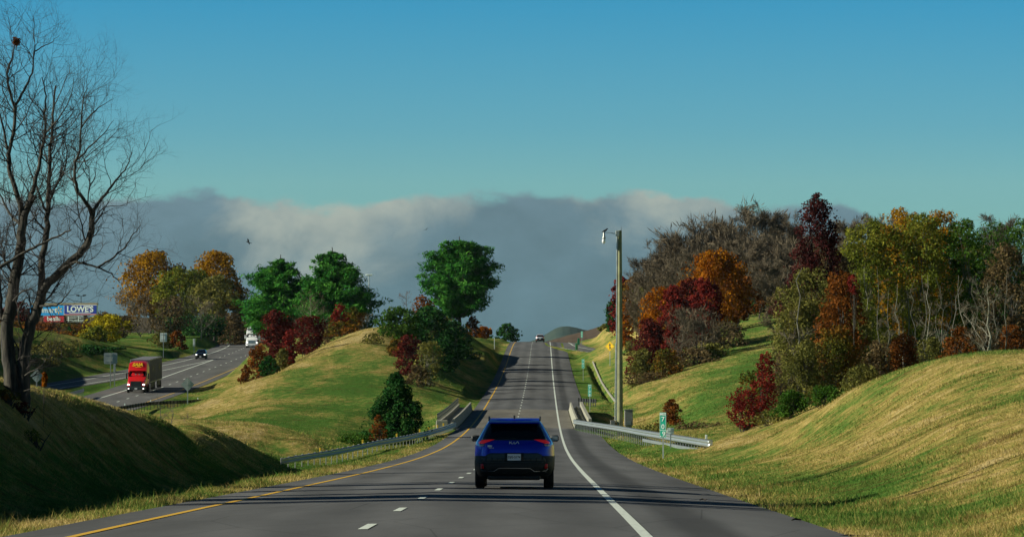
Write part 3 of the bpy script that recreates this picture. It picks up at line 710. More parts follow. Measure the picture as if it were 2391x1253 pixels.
sign_back(381.5, 832, 690, 'near square white back of a sign above the trailer of the red lorry', 'rect', 16, 21, 787, 'white_sign')
sign_back(453, 815, 730, 'small narrow pale sign on the grass above the black car', 'rect', 5, 17, 799, 'white_sign')
r, p = sign_root('small_sign', 1566, 1022, 222, 'small white panel with a dark cross frame just behind the mile 70.9 marker', 'road sign')
cz = P(1566, 1005, 222).z-r.location.z
o = rpanel(.36, .34, .015, .02).build('panel', M['white_sign'], r); o.location = (0, 0, cz)
MB().box(-.012, .012, -.02, -.001, -.17, .17).box(-.17, .17, -.018, -.001, -.02, .0).box(.09, .11, -.019, -.001, -.17, .17).build('frame', M['alu'], o)
MB().box(-.03, .03, .016, .05, -.5, cz+.1).build('post', M['signback'], r)
r, p = sign_root('marker_post', 1154.5, 815, 735, 'thin white marker post on the left verge near the crest', 'marker post')
MB().box(-.06, .06, -.02, .02, -.3, 2.1, .01).build('post_body', M['white_sign'], r)

# ------------------------------------------------------------------ retail sign
r, p = sign_root('roadside_sign', 149, 800, 900, 'wide shopping centre sign with sky blue, navy and red panels above the autumn brush', 'sign')
sc = 900/F*1.02; r.rotation_euler[2] = R(-11); X = lambda u: (u-149)*sc; Zv = lambda v: P(149, v, 900).z-r.location.z
def prect(name, u0, u1, v0, v1, y0, y1, mat, parent=None):
    return MB().box(X(u0), X(u1), y0, y1, Zv(v1), Zv(v0)).build(name, M[mat], parent or r)
prect('frame', 68, 229, 707, 711.5, -.1, .7, 'tan')
a_ = prect('panel', 69, 149, 711.6, 735.5, -.15, .6, 'sign_blue'); a_['label'] = 'sky blue panel with white lettering and a yellow sunburst'
b_ = prect('panel', 149.2, 228, 711.6, 735.5, -.14, .6, 'white_sign'); b_['label'] = 'navy panel with white underlined capitals'
prect('panel_face', 150.2, 227, 712.6, 732.6, -.17, -.141, 'sign_navy', b_)
prect('panel_foot', 150.2, 227, 732.7, 735.0, -.17, -.141, 'sign_pink', b_)
text_mesh('lettering', 'Walmart', 1.75, M['white_sign'], a_, (X(102), -.18, Zv(724)), sx=.95, bold=.02)
bb = MB()
for k in range(6):
    a = R(90+60*k); c, s_ = math.cos(a), math.sin(a); n_ = (-s_, c)
    bb.prism([(c*.28+n_[0]*.08, s_*.28+n_[1]*.08), (c*.28-n_[0]*.08, s_*.28-n_[1]*.08), (c*.85-n_[0]*.12, s_*.85-n_[1]*.12), (c*.85+n_[0]*.12, s_*.85+n_[1]*.12)], -.02, 0)
o = bb.build('sunburst_mark', M['reflector'], a_); o.location = (X(137), -.16, Zv(724))
text_mesh('lettering', "LOWE'S", 1.8, M['white_sign'], b_, (X(188), -.19, Zv(722)), sx=.98, bold=.06)
prect('underline', 162, 214, 729.3, 730.6, -.19, -.171, 'white_sign', b_)
c_ = prect('panel', 101, 149, 737.5, 751, -.12, .5, 'sign_red'); c_['label'] = 'small red panel with white lettering'
text_mesh('lettering', 'bealls', 1.35, M['white_sign'], c_, (X(125), -.14, Zv(744)), sx=1.05, bold=.03)
bb = MB()
for v in (738.5, 742.5, 746.5, 750): bb.box(X(156), X(196), -.1, -.02, Zv(v)-.05, Zv(v)+.05)
for u in (160, 184): bb.box(X(u)-.07, X(u)+.07, -.09, -.01, Zv(751), Zv(738))
bb.build('letter_rack', M['white_sign'], r)
for u in (94, 200): prect('post', u-3.4, u+3.4, 735.6, 812, .1, .5, 'rust')
def flood(u, vt, vb, d, label):
    r, p = sign_root('flood_light', u, vb, d, label, 'lamp post', 'twin headed lamp posts behind the retail sign')
    t = P(u, vt, d).z-r.location.z
    MB().tube([(0, 0, -.3), (0, 0, t)], [.12, .08], 8).build('pole', M['ink'], r)
    b = MB().box(-.75, .75, -.05, .05, t-.05, t+.04); b.build('crossarm', M['ink'], r)
    for s_ in (-1, 1): MB().box(s_*.75-.38, s_*.75+.38, -.35, .35, t+.04, t+.32, .06).build('lamp_head', M['ink'], r)
flood(121, 684, 790, 920, 'twin headed lamp post rising above the sky blue panel of the retail sign')
flood(189, 691, 790, 915, 'twin headed lamp post rising above the navy panel of the retail sign')
r, p = sign_root('light_mast', 861, 790, 760, 'tall slim light mast between the pines and the green shrubs', 'lamp post')
t = P(861, 642, 760).z-r.location.z
MB().tube([(0, 0, -.5), (0, 0, t)], [.17, .09], 10).build('pole', M['galv'], r)
for k in range(3):
    a = R(120*k+20); MB().box(-.28, .28, -.16, .16, -.12, .12, .04).build('lamp_head', M['white_sign'], r).location = (math.cos(a)*.45, math.sin(a)*.45, t+.05)
MB().tube([(-.5, 0, t-.12), (.5, 0, t-.12)], .04, 6).tube([(0, -.5, t-.13), (0, .5, t-.13)], .04, 6).build('lamp_ring', M['galv'], r)

# ------------------------------------------------------------------ camera pole
r, p = sign_root('wooden_pole', 1447.5, 1008, 292, 'tall weathered wooden pole carrying a camera arm behind the silver guardrail', 'utility pole')
t = P(1447.5, 538, 292).z-r.location.z
MB().tube([(0, 0, -.5), (0, 0, t*.5), (0, 0, t)], [.235, .195, .15], 14).build('pole', M['pole_wood'], r, True)
MB().tube([(-.27, -.05, .9), (-.235, -.05, t*.5), (-.20, -.05, t-.35)], .045, 8).tube([(-.37, -.05, .9), (-.30, -.05, t*.45)], .03, 6).build('conduit', M['galv'], r)
MB().box(-.30, -.04, -.24, -.12, t-.42, t-.02, .02).build('junction_box', M['signback'], r)
MB().tube([(-.15, -.18, t-.22), (-1.1, -.25, t-.15)], .018, 6).tube([(-.15, -.18, t-.35), (-.6, -.2, t-.2)], .012, 6).build('arm', M['alu'], r)
MB().tube([(.1, 0, t), (.1, 0, t+.05), (.12, 0, t+.28)], [.03, .02, .008], 6).build('spike', M['ink'], r)
c = MB().lathe([(.03, .0), (.07, -.05), (.085, -.35), (.12, -.4), (.12, -.5), (.09, -.55)], 14, 'z').build('camera_housing', M['alu'], r, True); c.location = (-1.15, -.25, t-.1)
d_ = MB().lathe([(.11, 0), (.13, -.08), (.125, -.2), (.08, -.30), (.01, -.34)], 14, 'z').build('camera_dome', M['white_paint'], r, True); d_.location = (-1.17, -.25, t-.64)
MB().box(-.70, -.36, -.25, -.02, .55, 1.1, .02).build('meter_box', M['cabinet'], r)
for k in range(4):
    b = MB().tube([(-.27-.0, -.10, t*(.18+.2*k)), (.2, -.10, t*(.18+.2*k))], .012, 5).build('strap', M['galv'], r)
r2 = empty('equipment_cabinet', (p.x+.62, 291.6, ground(p.x+.62, 291.6)), 'grey louvred equipment cabinet standing right of the wooden pole', 'cabinet')
zb = P(1463, 993, 291.6).z-r2.location.z
MB().box(-.30, .30, -.2, .2, zb, zb+1.12, .03).build('housing', M['cabinet'], r2)
MB().box(-.34, .34, -.24, .24, zb+1.12, zb+1.18, .02).build('lid', M['cabinet'], r2)
b = MB()
for k in range(5): b.box(-.2+.08*k, -.16+.08*k, -.215, -.201, zb+.08, zb+.34)
b.box(.18, .21, -.225, -.201, zb+.5, zb+.66); b.build('louvre', M['signback'], r2)
MB().box(-.22, .22, -.12, .12, -.4, zb).build('plinth', M['concrete'], r2)

# birds
def bird(name, loc, s, label, flying, rz=0):
    b = MB(); body = [(-.17, 0, -.01), (-.12, 0, 0), (0, 0, .02), (.09, 0, .035), (.13, 0, .06), (.17, 0, .06), (.215, 0, .055)]; rad = [.006, .028, .05, .045, .03, .032, .004]
    if flying:
        b.tube(body, rad, 8)
        for sd in (-1, 1):
            w = [(.06, .03), (.10, .22), (.04, .50), (-.03, .48), (-.05, .22), (-.06, .03)]; zs = [.03, .13, .09, .085, .12, .02]
            top_ = [(x, sd*y, z+.012) for (x, y), z in zip(w, zs)]; bot = [(x, sd*y, z-.002) for (x, y), z in zip(w, zs)]
            b.add(top_+bot, [(0, 1, 4, 5), (1, 2, 3, 4), (11, 10, 7, 6), (10, 9, 8, 7)]+[(i, i+6, (i+1) % 6+6, (i+1) % 6) for i in range(6)])
        b.add([(-.13, -.02, 0), (-.28, -.07, -.01), (-.28, .07, -.01), (-.13, .02, 0), (-.13, 0, -.015), (-.28, 0, -.018)], [(0, 1, 2, 3), (0, 4, 5, 1), (3, 2, 5, 4), (1, 5, 2)])
    else:
        b.tube([(-.22, 0, -.06), (-.12, 0, -.01), (-.02, 0, .03), (.06, 0, .075), (.10, 0, .13), (.14, 0, .14), (.185, 0, .132)], [.012, .035, .058, .055, .036, .034, .004], 8)
        b.tube([(.0, .015, 0), (.0, .015, -.07)], .006, 5).tube([(.0, -.015, 0), (.0, -.015, -.07)], .006, 5)
    o = b.build(name, M['bird'], None, True); o.scale = (s, s, s); o.location = loc; o.rotation_euler = (0, 0, rz); tag(o, label, 'bird'); return o
pc = Vector((r.location.x-1.06, 292-.25, r.location.z+t-.06))
bird('bird', pc, 1.25, 'dark bird perched on the camera arm of the wooden pole', False, R(20))
o = bird('bird', P(580, 566, 300), .9, 'dark bird gliding below the clouds above the left pine', True, R(160)); o.rotation_euler = (R(25), R(-10), R(170))
o = bird('bird', P(995, 536, 500), .8, 'tiny far bird high in the clouds left of the lone pine', True, R(150)); o.rotation_euler = (R(-20), 0, R(60))

# ------------------------------------------------------------------ cars
LV = [  # z, half width, rear y, front y, exponent
 (.22, .80, .30, 4.35, 6), (.30, .88, .10, 4.52, 6), (.46, .925, .0, 4.62, 6.5), (.60, .932, -.015, 4.65, 6.5), (.75, .935, .02, 4.64, 6), (.90, .935, .03, 4.55, 5.5),
 (1.0, .93, .05, 4.30, 5.5), (1.06, .915, .08, 3.9, 5.5), (1.11, .885, .13, 3.45, 5.5), (1.18, .84, .20, 3.25, 5.5), (1.30, .775, .33, 2.95, 5.5), (1.42, .705, .45, 2.62, 5.5), (1.52, .645, .53, 2.35, 5.2), (1.58, .60, .60, 2.2, 5), (1.62, .53, .75, 2.0, 4.5), (1.64, .40, 1.0, 1.8, 4)]
def lvp(z):
    zz = [l[0] for l in LV]; return [float(np.interp(z, zz, [l[k] for l in LV])) for k in (1, 2, 3, 4)]
def surf(x, z, front=False, off_=.006):
    w, r_, f_, n = lvp(z); k = min(abs(x)/w, .9995); h = (f_-r_)/2; yy = h*(1-k**n)**(1/n)
    return (r_+f_)/2+(yy+off_ if front else -yy-off_)
def strip_panel(name, rows, mat, parent, front=False, cols=8, off_=.008):
    vs = []; fs = []
    for z, x0, x1 in rows:
        for k in range(cols+1):
            x = x0+(x1-x0)*k/cols; vs.append((x, surf(x, z, front, off_), z))
    c = cols+1
    for i in range(len(rows)-1):
        for k in range(cols): fs.append((i*c+k, i*c+k+1, (i+1)*c+k+1, (i+1)*c+k))
    o = MB().add(vs, fs).build(name, mat, parent, True); s_ = o.modifiers.new('t', 'SOLIDIFY'); s_.thickness = .004; s_.offset = -1 if front else -1
    return o
def ring_mesh(name, levels, mat, parent, off_=0.0, n=56, afilter=None, close=True):
    vs = []; fs = []
    for (z, w, r_, f_, e) in levels:
        for k in range(n):
            # even spacing by arc: warp parameter towards the flats
            t = 2*math.pi*(k+.5)/n; c, s_ = math.cos(t), math.sin(t)
            # polar radius of the superellipse
            rr = (abs(c)**e+abs(s_)**e)**(-1/e); vs.append(((w+off_)*c*rr, (r_+f_)/2+((f_-r_)/2+off_)*s_*rr, z))
    m = len(levels)
    for i in range(m-1):
        for k in range(n):
            if afilter and not afilter(2*math.pi*(k+1)/n, (vs[i*n+k][0]+vs[i*n+(k+1) % n][0])/2, (vs[i*n+k][1]+vs[i*n+(k+1) % n][1])/2): continue
            k2 = (k+1) % n; fs.append((i*n+k, i*n+k2, (i+1)*n+k2, (i+1)*n+k))
    if close: fs.append(tuple(range(n))); fs.append(tuple(range(m*n-1, (m-1)*n-1, -1)))
    used = sorted({i for f in fs for i in f}); mp = {a: b for b, a in enumerate(used)}
    return MB().add([vs[i] for i in used], [tuple(mp[i] for i in f) for f in fs]).build(name, mat, parent, True)
def sub_levels(z0, z1_, n=5):
    out = []
    for k in range(n+1):
        z = z0+(z1_-z0)*k/n; w, r_, f_, e = lvp(z); out.append((z, w, r_, f_, e))
    return out
def make_car(label, loc, rz, rx, body, detail=False, cat='car'):
    root = empty('car', loc, label, cat, None, rz, rx)
    ring_mesh('body', [l for l in LV if l[0] >= .74], body, root)
    ring_mesh('lower_cladding', sub_levels(.22, .76, 7), M['cladding'], root, .012)
    # glass
    rw = strip_panel('rear_window', [(1.125, -.765, .765), (1.20, -.74, .74), (1.30, -.70, .70), (1.42, -.64, .64), (1.505, -.59, .59)], M['glass_dark'], root, cols=40, off_=.012)
    strip_panel('windscreen', [(1.12, -.72, .72), (1.20, -.70, .70), (1.32, -.665, .665), (1.42, -.62, .62), (1.53, -.55, .55)], M['glass_dark'], root, True, 40, .012)
    for sd in (-1, 1):
        ring_mesh('side_window', sub_levels(1.13, 1.50, 5), M['glass_dark'], root, .006, 120, lambda a, x, y, sd=sd: x*sd > .4 and .95 < y < 2.75, False)
    # wheels
    for sx in (-1, 1):
        for wy in (.92, 3.62):
            w = MB().lathe([(.20, -.115), (.315, -.117), (.35, -.09), (.362, -.05), (.362, .05), (.35, .09), (.315, .117), (.20, .115)], 28, 'x').build('wheel', M['tyre'], root, True)
            w.location = (sx*.80, wy, .36)
            MB().lathe([(.02, sx*.10), (.19, sx*.108), (.235, sx*.119), (.24, sx*.10)], 20, 'x').build('rim', M['rim'], w, True)
        m = MB().add([], []); m.box(-.1, .1, -.06, .10, -.075, .075, .035)
        mo = m.build('mirror', M['cladding'], root, True); mo.location = (sx*.945, 2.95, 1.175)
        MB().box(-.075, .075, -.068, -.061, -.05, .05).build('mirror_glass', M['galv'] if sx > 0 else M['glass_dark'], mo)
        MB().tube([(sx*.59, .72, 1.585), (sx*.60, .95, 1.65), (sx*.60, 1.6, 1.675), (sx*.60, 2.5, 1.65), (sx*.59, 2.65, 1.58)], .02, 8).build('roof_rail', M['cladding'], root, True)
        # lamps
        s_ = sx
        tl = strip_panel('tail_light', [(1.045, s_*.82, s_*.72), (1.07, s_*.835, s_*.66), (1.10, s_*.80, s_*.57), (1.13, s_*.735, s_*.49), (1.142, s_*.60, s_*.46)], M['tail_red'], root, cols=6, off_=.018)
        strip_panel('indicator_lens', [(.985, s_*.82, s_*.72), (1.03, s_*.83, s_*.69)], M['tail_white'], tl, cols=4, off_=.018)
        strip_panel('rear_reflector', [(.465, s_*.775, s_*.70), (.575, s_*.78, s_*.72)], M['reflex_red'], root, cols=3, off_=.026)
        hl = strip_panel('headlight', [(.74, s_*.84, s_*.62), (.86, s_*.87, s_*.52)], M['head'], root, True, 5, .018)
    strip_panel('grille', [(.52, -.5, .5), (.60, -.6, .6), (.82, -.55, .55)], M['glass_dark'], root, True, 8, .02)
    fp = MB().box(-.155, .155, -.004, .004, -.08, .08).build('number_plate', M['plate'], root); fp.location = (0, surf(0, .48, True)+.03, .45)
    ep = MB().box(-.155, .155, -.006, .006, -.075, .075).build('number_plate', M['plate'], root); ep.location = (.0, surf(0, .73)-.035, .73)
    # spoiler and fin
    MB().prismx([(.36, 1.515), (.38, 1.54), (.95, 1.638), (.95, 1.55)], -.585, .585).build('spoiler', body, root)
    MB().prismx([(.80, 1.60), (.83, 1.68), (.87, 1.705), (1.05, 1.62)], -.022, .022).build('antenna_fin', M['cladding'], root)
    # rear bumper trims
    strip_panel('tailgate_insert', [(.63, -.74, .74), (.70, -.72, .72), (.79, -.63, .63), (.825, -.55, .55)], M['trim_grey'] if detail else M['cladding'], root, cols=30, off_=.012)
    xs_ = [-.78, -.74, -.47, -.36, .36, .47, .74, .78]; zs_ = [.47, .415, .40, .475, .475, .40, .415, .47]
    MB().tube([(x, surf(x, z)-.02, z) for x, z in zip(xs_, zs_)], .011, 6).build('bumper_trim', M['chrome'], root, True)
    MB().tube([(x, surf(x, .612)-.016, .612) for x in np.linspace(-.80, .80, 17)], .012, 6).build('bumper_moulding', M['trim_grey'], root, True)
    MB().box(-.62, .62, .12, .5, .20, .34, .04).build('diffuser', M['cladding'], root)
    if detail:
        text_mesh('lettering', 'DJG-5174', .075, M['ink'], ep, (0, -.009, -.002), sx=.95, extr=.001, bold=.001)
        # wide emblem drawn with strokes: a K, an I and an A run together
        st = [[(-.11, 0), (-.085, .05), (-.085, 0)], [(-.085, .018), (-.045, .05)], [(-.07, .024), (-.045, 0), (-.02, 0), (.012, .05), (.012, 0)], [(.012, .0), (.03, 0), (.068, .05), (.11, .05), (.11, 0)], [(.08, .05), (.11, .012)]]
        st = [[(-.11, 0), (-.11, .05)], [(-.11, .02), (-.06, .05)], [(-.085, .03), (-.055, 0), (-.03, 0), (.005, .05), (.005, 0), (.03, 0), (.075, .05), (.085, .05), (.11, 0)]]
        b = MB()
        for ln in st: b.tube([(x, surf(x, 1.04+z)-.009, 1.04+z) for x, z in ln], .0075, 5)
        b.build('emblem', M['white_sign'], root)
        text_mesh('decal', 'EKU', .055, M['plate'], root, (-.565, surf(-.57, .985)-.012, .985), rot=(math.pi/2, 0, R(-6)), bold=.004)
        text_mesh('decal', 'Eastern', .038, M['plate'], root, (-.53, surf(-.54, .945)-.012, .945), rot=(math.pi/2, 0, R(-5)), bold=.001)
        # head restraints seen through the rear glass
        for x in (-.42, -.12, .14, .42):
            pass
        MB().tube([(.05, surf(.05, 1.16)-.016, 1.16), (-.15, surf(-.15, 1.19)-.02, 1.18), (-.38, surf(-.38, 1.2)-.02, 1.19)], [.012, .008, .004], 6).build('wiper', M['cladding'], root)
        strip_panel('number_plate_recess', [(.635, -.22, .22), (.83, -.22, .22)], M['cladding'], root, cols=4, off_=.016)
    return root
yk = 93.4; xk = (1200.5-UC)/F*yk
make_car('blue SUV driving ahead in the right lane, seen from behind', (xk, yk, float(z1(yk))-.02), R(-.45), R(-.75), M['blue_paint'], True)
yk = 838
make_car('small silver SUV far ahead at the crest of the road', ((1261-UC)/F*yk, yk, float(z1(yk))+.02), R(-.45), R(1.5), M['silver'])
yk = 690
o = make_car('black SUV with headlights on in the exit lane of the opposite road', (-53.4, yk+4.6, float(z2(yk+4.6))+.02), math.pi, -math.atan(.035), M['black_paint'])

# ------------------------------------------------------------------ lorries (front faces -y)
def make_lorry(label, loc, rx, paint_, trailers, side, logo=None, tw=1.30, cabh=3.95, rz=0):
    root = empty('lorry', loc, label, 'lorry', None, rz, rx)
    # cab: hood + sleeper + fairing as lofted cross sections along y
    secs = [(0.10, 1.02, .60, 1.10), (.22, 1.10, .55, 1.55), (.9, 1.16, .55, 1.78), (1.75, 1.19, .55, 2.00), (1.95, 1.21, .55, 2.30), (2.45, 1.22, .55, 2.85), (2.62, 1.23, .55, 3.05), (2.95, 1.235, .55, cabh-.12), (3.35, 1.24, .55, cabh), (5.6, 1.24, .55, cabh+.05)]
    vs = []; fs = []; k = 20
    for (y, w, zb, zt) in secs:
        for j in range(k):
            a = 2*math.pi*(j+.5)/k; c, s_ = math.cos(a), math.sin(a); rr = (abs(c)**7+abs(s_)**7)**(-1/7)
            vs.append((w*c*rr, y, (zb+zt)/2+(zt-zb)/2*s_*rr))
    for i in range(len(secs)-1):
        for j in range(k): j2 = (j+1) % k; fs.append((i*k+j, i*k+j2, (i+1)*k+j2, (i+1)*k+j))
    fs += [tuple(range(k)), tuple(range(len(vs)-1, len(vs)-k-1, -1))]
    cab = MB().add(vs, fs).build('cab', paint_, root, True)
    # bumper, grille, windscreen
    MB().box(-1.2, 1.2, -.12, .5, .38, .82, .07).build('bumper', M['trim_grey'] if logo == 'SAIA' else M['white_paint'], root)
    MB().prism([(-.62, .66), (.62, .66), (.72, 1.48), (-.72, 1.48)], .02, .16).build('grille', M['ink'] if logo == 'SAIA' else M['chrome'], root)
    w_ = MB().add([(-1.10, 1.80, 2.08), (1.10, 1.80, 2.08), (1.06, 2.36, 2.76), (-1.06, 2.36, 2.76), (-1.10, 1.95, 2.06), (1.10, 1.95, 2.06), (1.06, 2.5, 2.72), (-1.06, 2.5, 2.72)], [(0, 1, 2, 3), (4, 7, 6, 5), (0, 4, 5, 1), (3, 2, 6, 7), (0, 3, 7, 4), (1, 5, 6, 2)])
    wo_ = w_.build('windscreen', M['glass_dark'], root)
    for vx in (-.22, .24): MB().add([(vx-.09, 1.95, 2.27), (vx+.09, 1.95, 2.27), (vx+.07, 2.08, 2.42), (vx-.07, 2.08, 2.42)], [(0, 1, 2, 3)]).build('dash_paper', M['cabinet'], wo_).location = (0, -.06, 0)
    MB().box(-1.12, 1.12, 1.98, 2.36, 2.79, 2.88, .03).build('sun_visor', paint_, root)
    for sx in (-1, 1):
        MB().box(sx*.98-.15, sx*.98+.15, .02, .3, .98, 1.16, .05).build('headlight', M['head'], root)
        MB().box(sx*.95-.09, sx*.95+.09, -.135, -.11, .5, .6).build('fog_light', M['head'], root)
        MB().box(sx*1.42-.1, sx*1.42+.1, 1.85, 2.0, 1.75, 2.5, .04).tube([(sx*1.2, 2.0, 2.0), (sx*1.40, 1.93, 2.05)], .03, 6).build('mirror', M['ink'] if logo == 'SAIA' else M['white_paint'], root)
        MB().box(sx*1.23-.01, sx*1.23+.01, 2.2, 3.0, 1.95, 2.6).build('side_window', M['glass_dark'], root)
        for wy, rr in ((.95, .5), (4.6, .5), (5.75, .5)):
            MB().lathe([(.3, -.15), (.47, -.15), (.5, -.12), (.5, .12), (.47, .15), (.3, .15)], 20, 'x').build('wheel', M['tyre'], root, True).location = (sx*1.07, wy, .5)
    MB().box(-.17, .17, -.14, -.121, .46, .64).build('number_plate', M['plate'], root)
    y = 5.9
    for (ln, th) in trailers:
        tr_ = MB().box(-tw, tw, y, y+ln, 1.1, th, .05).build('trailer', side, root)
        MB().box(-.5, .5, y+.3, y+ln-.3, .75, 1.09).build('chassis', M['ink'], tr_)
        MB().box(-tw-.012, tw+.012, y+.02, y+ln-.02, th-.12, th-.03).box(-tw-.012, tw+.012, y+.02, y+ln-.02, 1.12, 1.24).build('side_rail', M['signback'], tr_)
        for sx in (-1, 1):
            for wy in (y+ln-1.2, y+ln-2.4 if ln > 10 else y+ln-1.2001):
                if ln <= 10 and wy != y+ln-1.2: continue
                MB().lathe([(.3, -.27), (.47, -.28), (.5, -.24), (.5, .24), (.47, .28), (.3, .27)], 20, 'x').build('wheel', M['tyre'], root, True).location = (sx*.98, wy, .5)
            MB().box(sx*(tw-.02)-.005, sx*(tw-.02)+.005, y+1.5, y+ln-2.6, .45, 1.05).build('side_skirt', M['ink'], tr_)
        if logo == 'SAIA':
            for sx in (1, -1): text_mesh('lettering', logo, 1.1, M['trim_grey'], tr_, (sx*(tw+.018), y+ln/2, 2.9), rot=(math.pi/2, 0, sx*math.pi/2), shear=.3)
        y += ln+.75
    if logo == 'SAIA':
        b = MB()
        t_ = text_mesh('lettering', 'SAIA', .62, M['yellow_ink'], root, (-.06, 2.79, 3.56), rot=(R(67), 0, 0), sx=1.05, shear=.25, bold=.03, extr=.01)
        MB().add([(-.35, 2.66, 3.22), (.45, 2.66, 3.22), (.45, 2.685, 3.27), (-.35, 2.685, 3.27)], [(0, 1, 2, 3)]).build('underline', M['yellow_ink'], root).location = (0, -.03, .02)
    elif logo:
        text_mesh('lettering', logo, .5, M['ink'], root, (.1, 2.80, 3.6), rot=(R(67), 0, 0), sx=1.1, shear=.25, bold=.02, extr=.01)
    return root
yk = 520
make_lorry('red lorry pulling two grey trailers, yellow lettering over its windscreen', (-48.55, yk, float(z2(yk))+.02), math.atan(.034), M['red_paint'], [(8.6, 4.15), (8.6, 4.15)], M['trailer'], 'SAIA')
yk = 790
make_lorry('white lorry half hidden by pine boughs and maroon shrubs on the opposite road', ((588-UC)/F*yk, yk, float(z2(yk))+.02), math.atan(.026), M['white_paint'], [(15.5, 4.1)], M['trailer_w'], 'FORWARD', cabh=4.05)

# ------------------------------------------------------------------ vegetation
def unit(v): return v/np.maximum(np.linalg.norm(v, axis=-1, keepdims=True), 1e-9)
def leaf_mesh(name, pts, nrm, size, mat, parent, elong=1.5, rnd=None):
    n = len(pts); g = rng
    nn = unit(nrm+g.normal(0, .75, (n, 3))); h = unit(np.cross(nn, g.normal(0, 1, (n, 3)))); k = np.cross(nn, h)
    s = (size*g.uniform(.55, 1.35, n))[:, None]
    a = h*s*elong*.5; b = k*s*.5
    v = np.stack([pts-a, pts-b*.9+a*.1, pts+a, pts+b*.9+a*.1], 1).reshape(-1, 3)
    me = np_mesh(name, v, np.arange(4*n).reshape(n, 4))
    r_ = g.uniform(0, 1, n) if rnd is None else np.clip(rnd, 0, 1)
    at = me.attributes.new('rnd', 'FLOAT', 'FACE'); at.data.foreach_set('value', r_.astype(np.float32))
    return link_mesh(name, me, mat, parent)
def tubes_np(name, polys, mat, parent, n=5):
    """polys: list of (pts array (k,3), radii array (k)); one mesh"""
    V = []; Fc = []; b = 0
    for pts, rad, nn in polys:
        pts = np.asarray(pts, float); k = len(pts); d = unit(np.gradient(pts, axis=0)); up = np.array([0, 0, 1.]) if abs(d[0, 2]) < .8 else np.array([1., 0, 0])
        a = unit(np.cross(d, up)); c = np.cross(a, d); t = np.arange(nn)*2*math.pi/nn
        ring = pts[:, None]+(a[:, None]*np.cos(t)[None, :, None]+c[:, None]*np.sin(t)[None, :, None])*np.asarray(rad)[:, None, None]
        V.append(ring.reshape(-1, 3)); i = np.arange(k-1)[:, None]*nn; j = np.arange(nn)[None]; j2 = (j+1) % nn
        Fc.append((np.stack([i+j, i+j2, i+nn+j2, i+nn+j], -1).reshape(-1, 4))+b); b += k*nn
    me = np_mesh(name, np.concatenate(V), np.concatenate(Fc), True)
    at = me.attributes.new('rnd', 'FLOAT', 'POINT'); at.data.foreach_set('value', np.full(b, .5, np.float32))
    return link_mesh(name, me, mat, parent)
def wiggle(p0, p1, k, amp):
    t = np.linspace(0, 1, k)[:, None]; p = np.asarray(p0)*(1-t)+np.asarray(p1)*t; L_ = np.linalg.norm(np.asarray(p1)-np.asarray(p0))
    w = np.cumsum(rng.normal(0, 1, (k, 3)), 0); w -= w[0]+(w[-1]-w[0])*t; return p+w*amp*L_/max(k, 1)
PROFILES = {
 'round': lambda t: np.sqrt(np.clip(1-(2*t-1)**2, 0, 1)),
 'oval': lambda t: np.clip(np.sin(math.pi*np.clip(t, 0, 1)**.75), 0, 1)**.8,
 'flame': lambda t: np.where(np.asarray(t) < .4, .68+.8*np.asarray(t), np.sqrt(np.clip(1-(np.clip((np.asarray(t)-.4)/.62, 0, 1))**2, 0, 1))),
 'cone': lambda t: np.clip(1.04-np.asarray(t)**1.25, 0, 1)**.7*np.clip(np.asarray(t)*6+.65, 0, 1),
 'dome': lambda t: np.sqrt(np.clip(1-t**2.2, 0, 1)),
 'maple': lambda t: np.interp(t, [0, .15, .38, .6, .8, .95, 1], [.5, .85, 1.0, .70, .52, .34, .08]),
 'umbrella': lambda t: np.clip(t*1.5+.12, 0, 1)*np.sqrt(np.clip(1-t**3.5, 0, 1)),
}
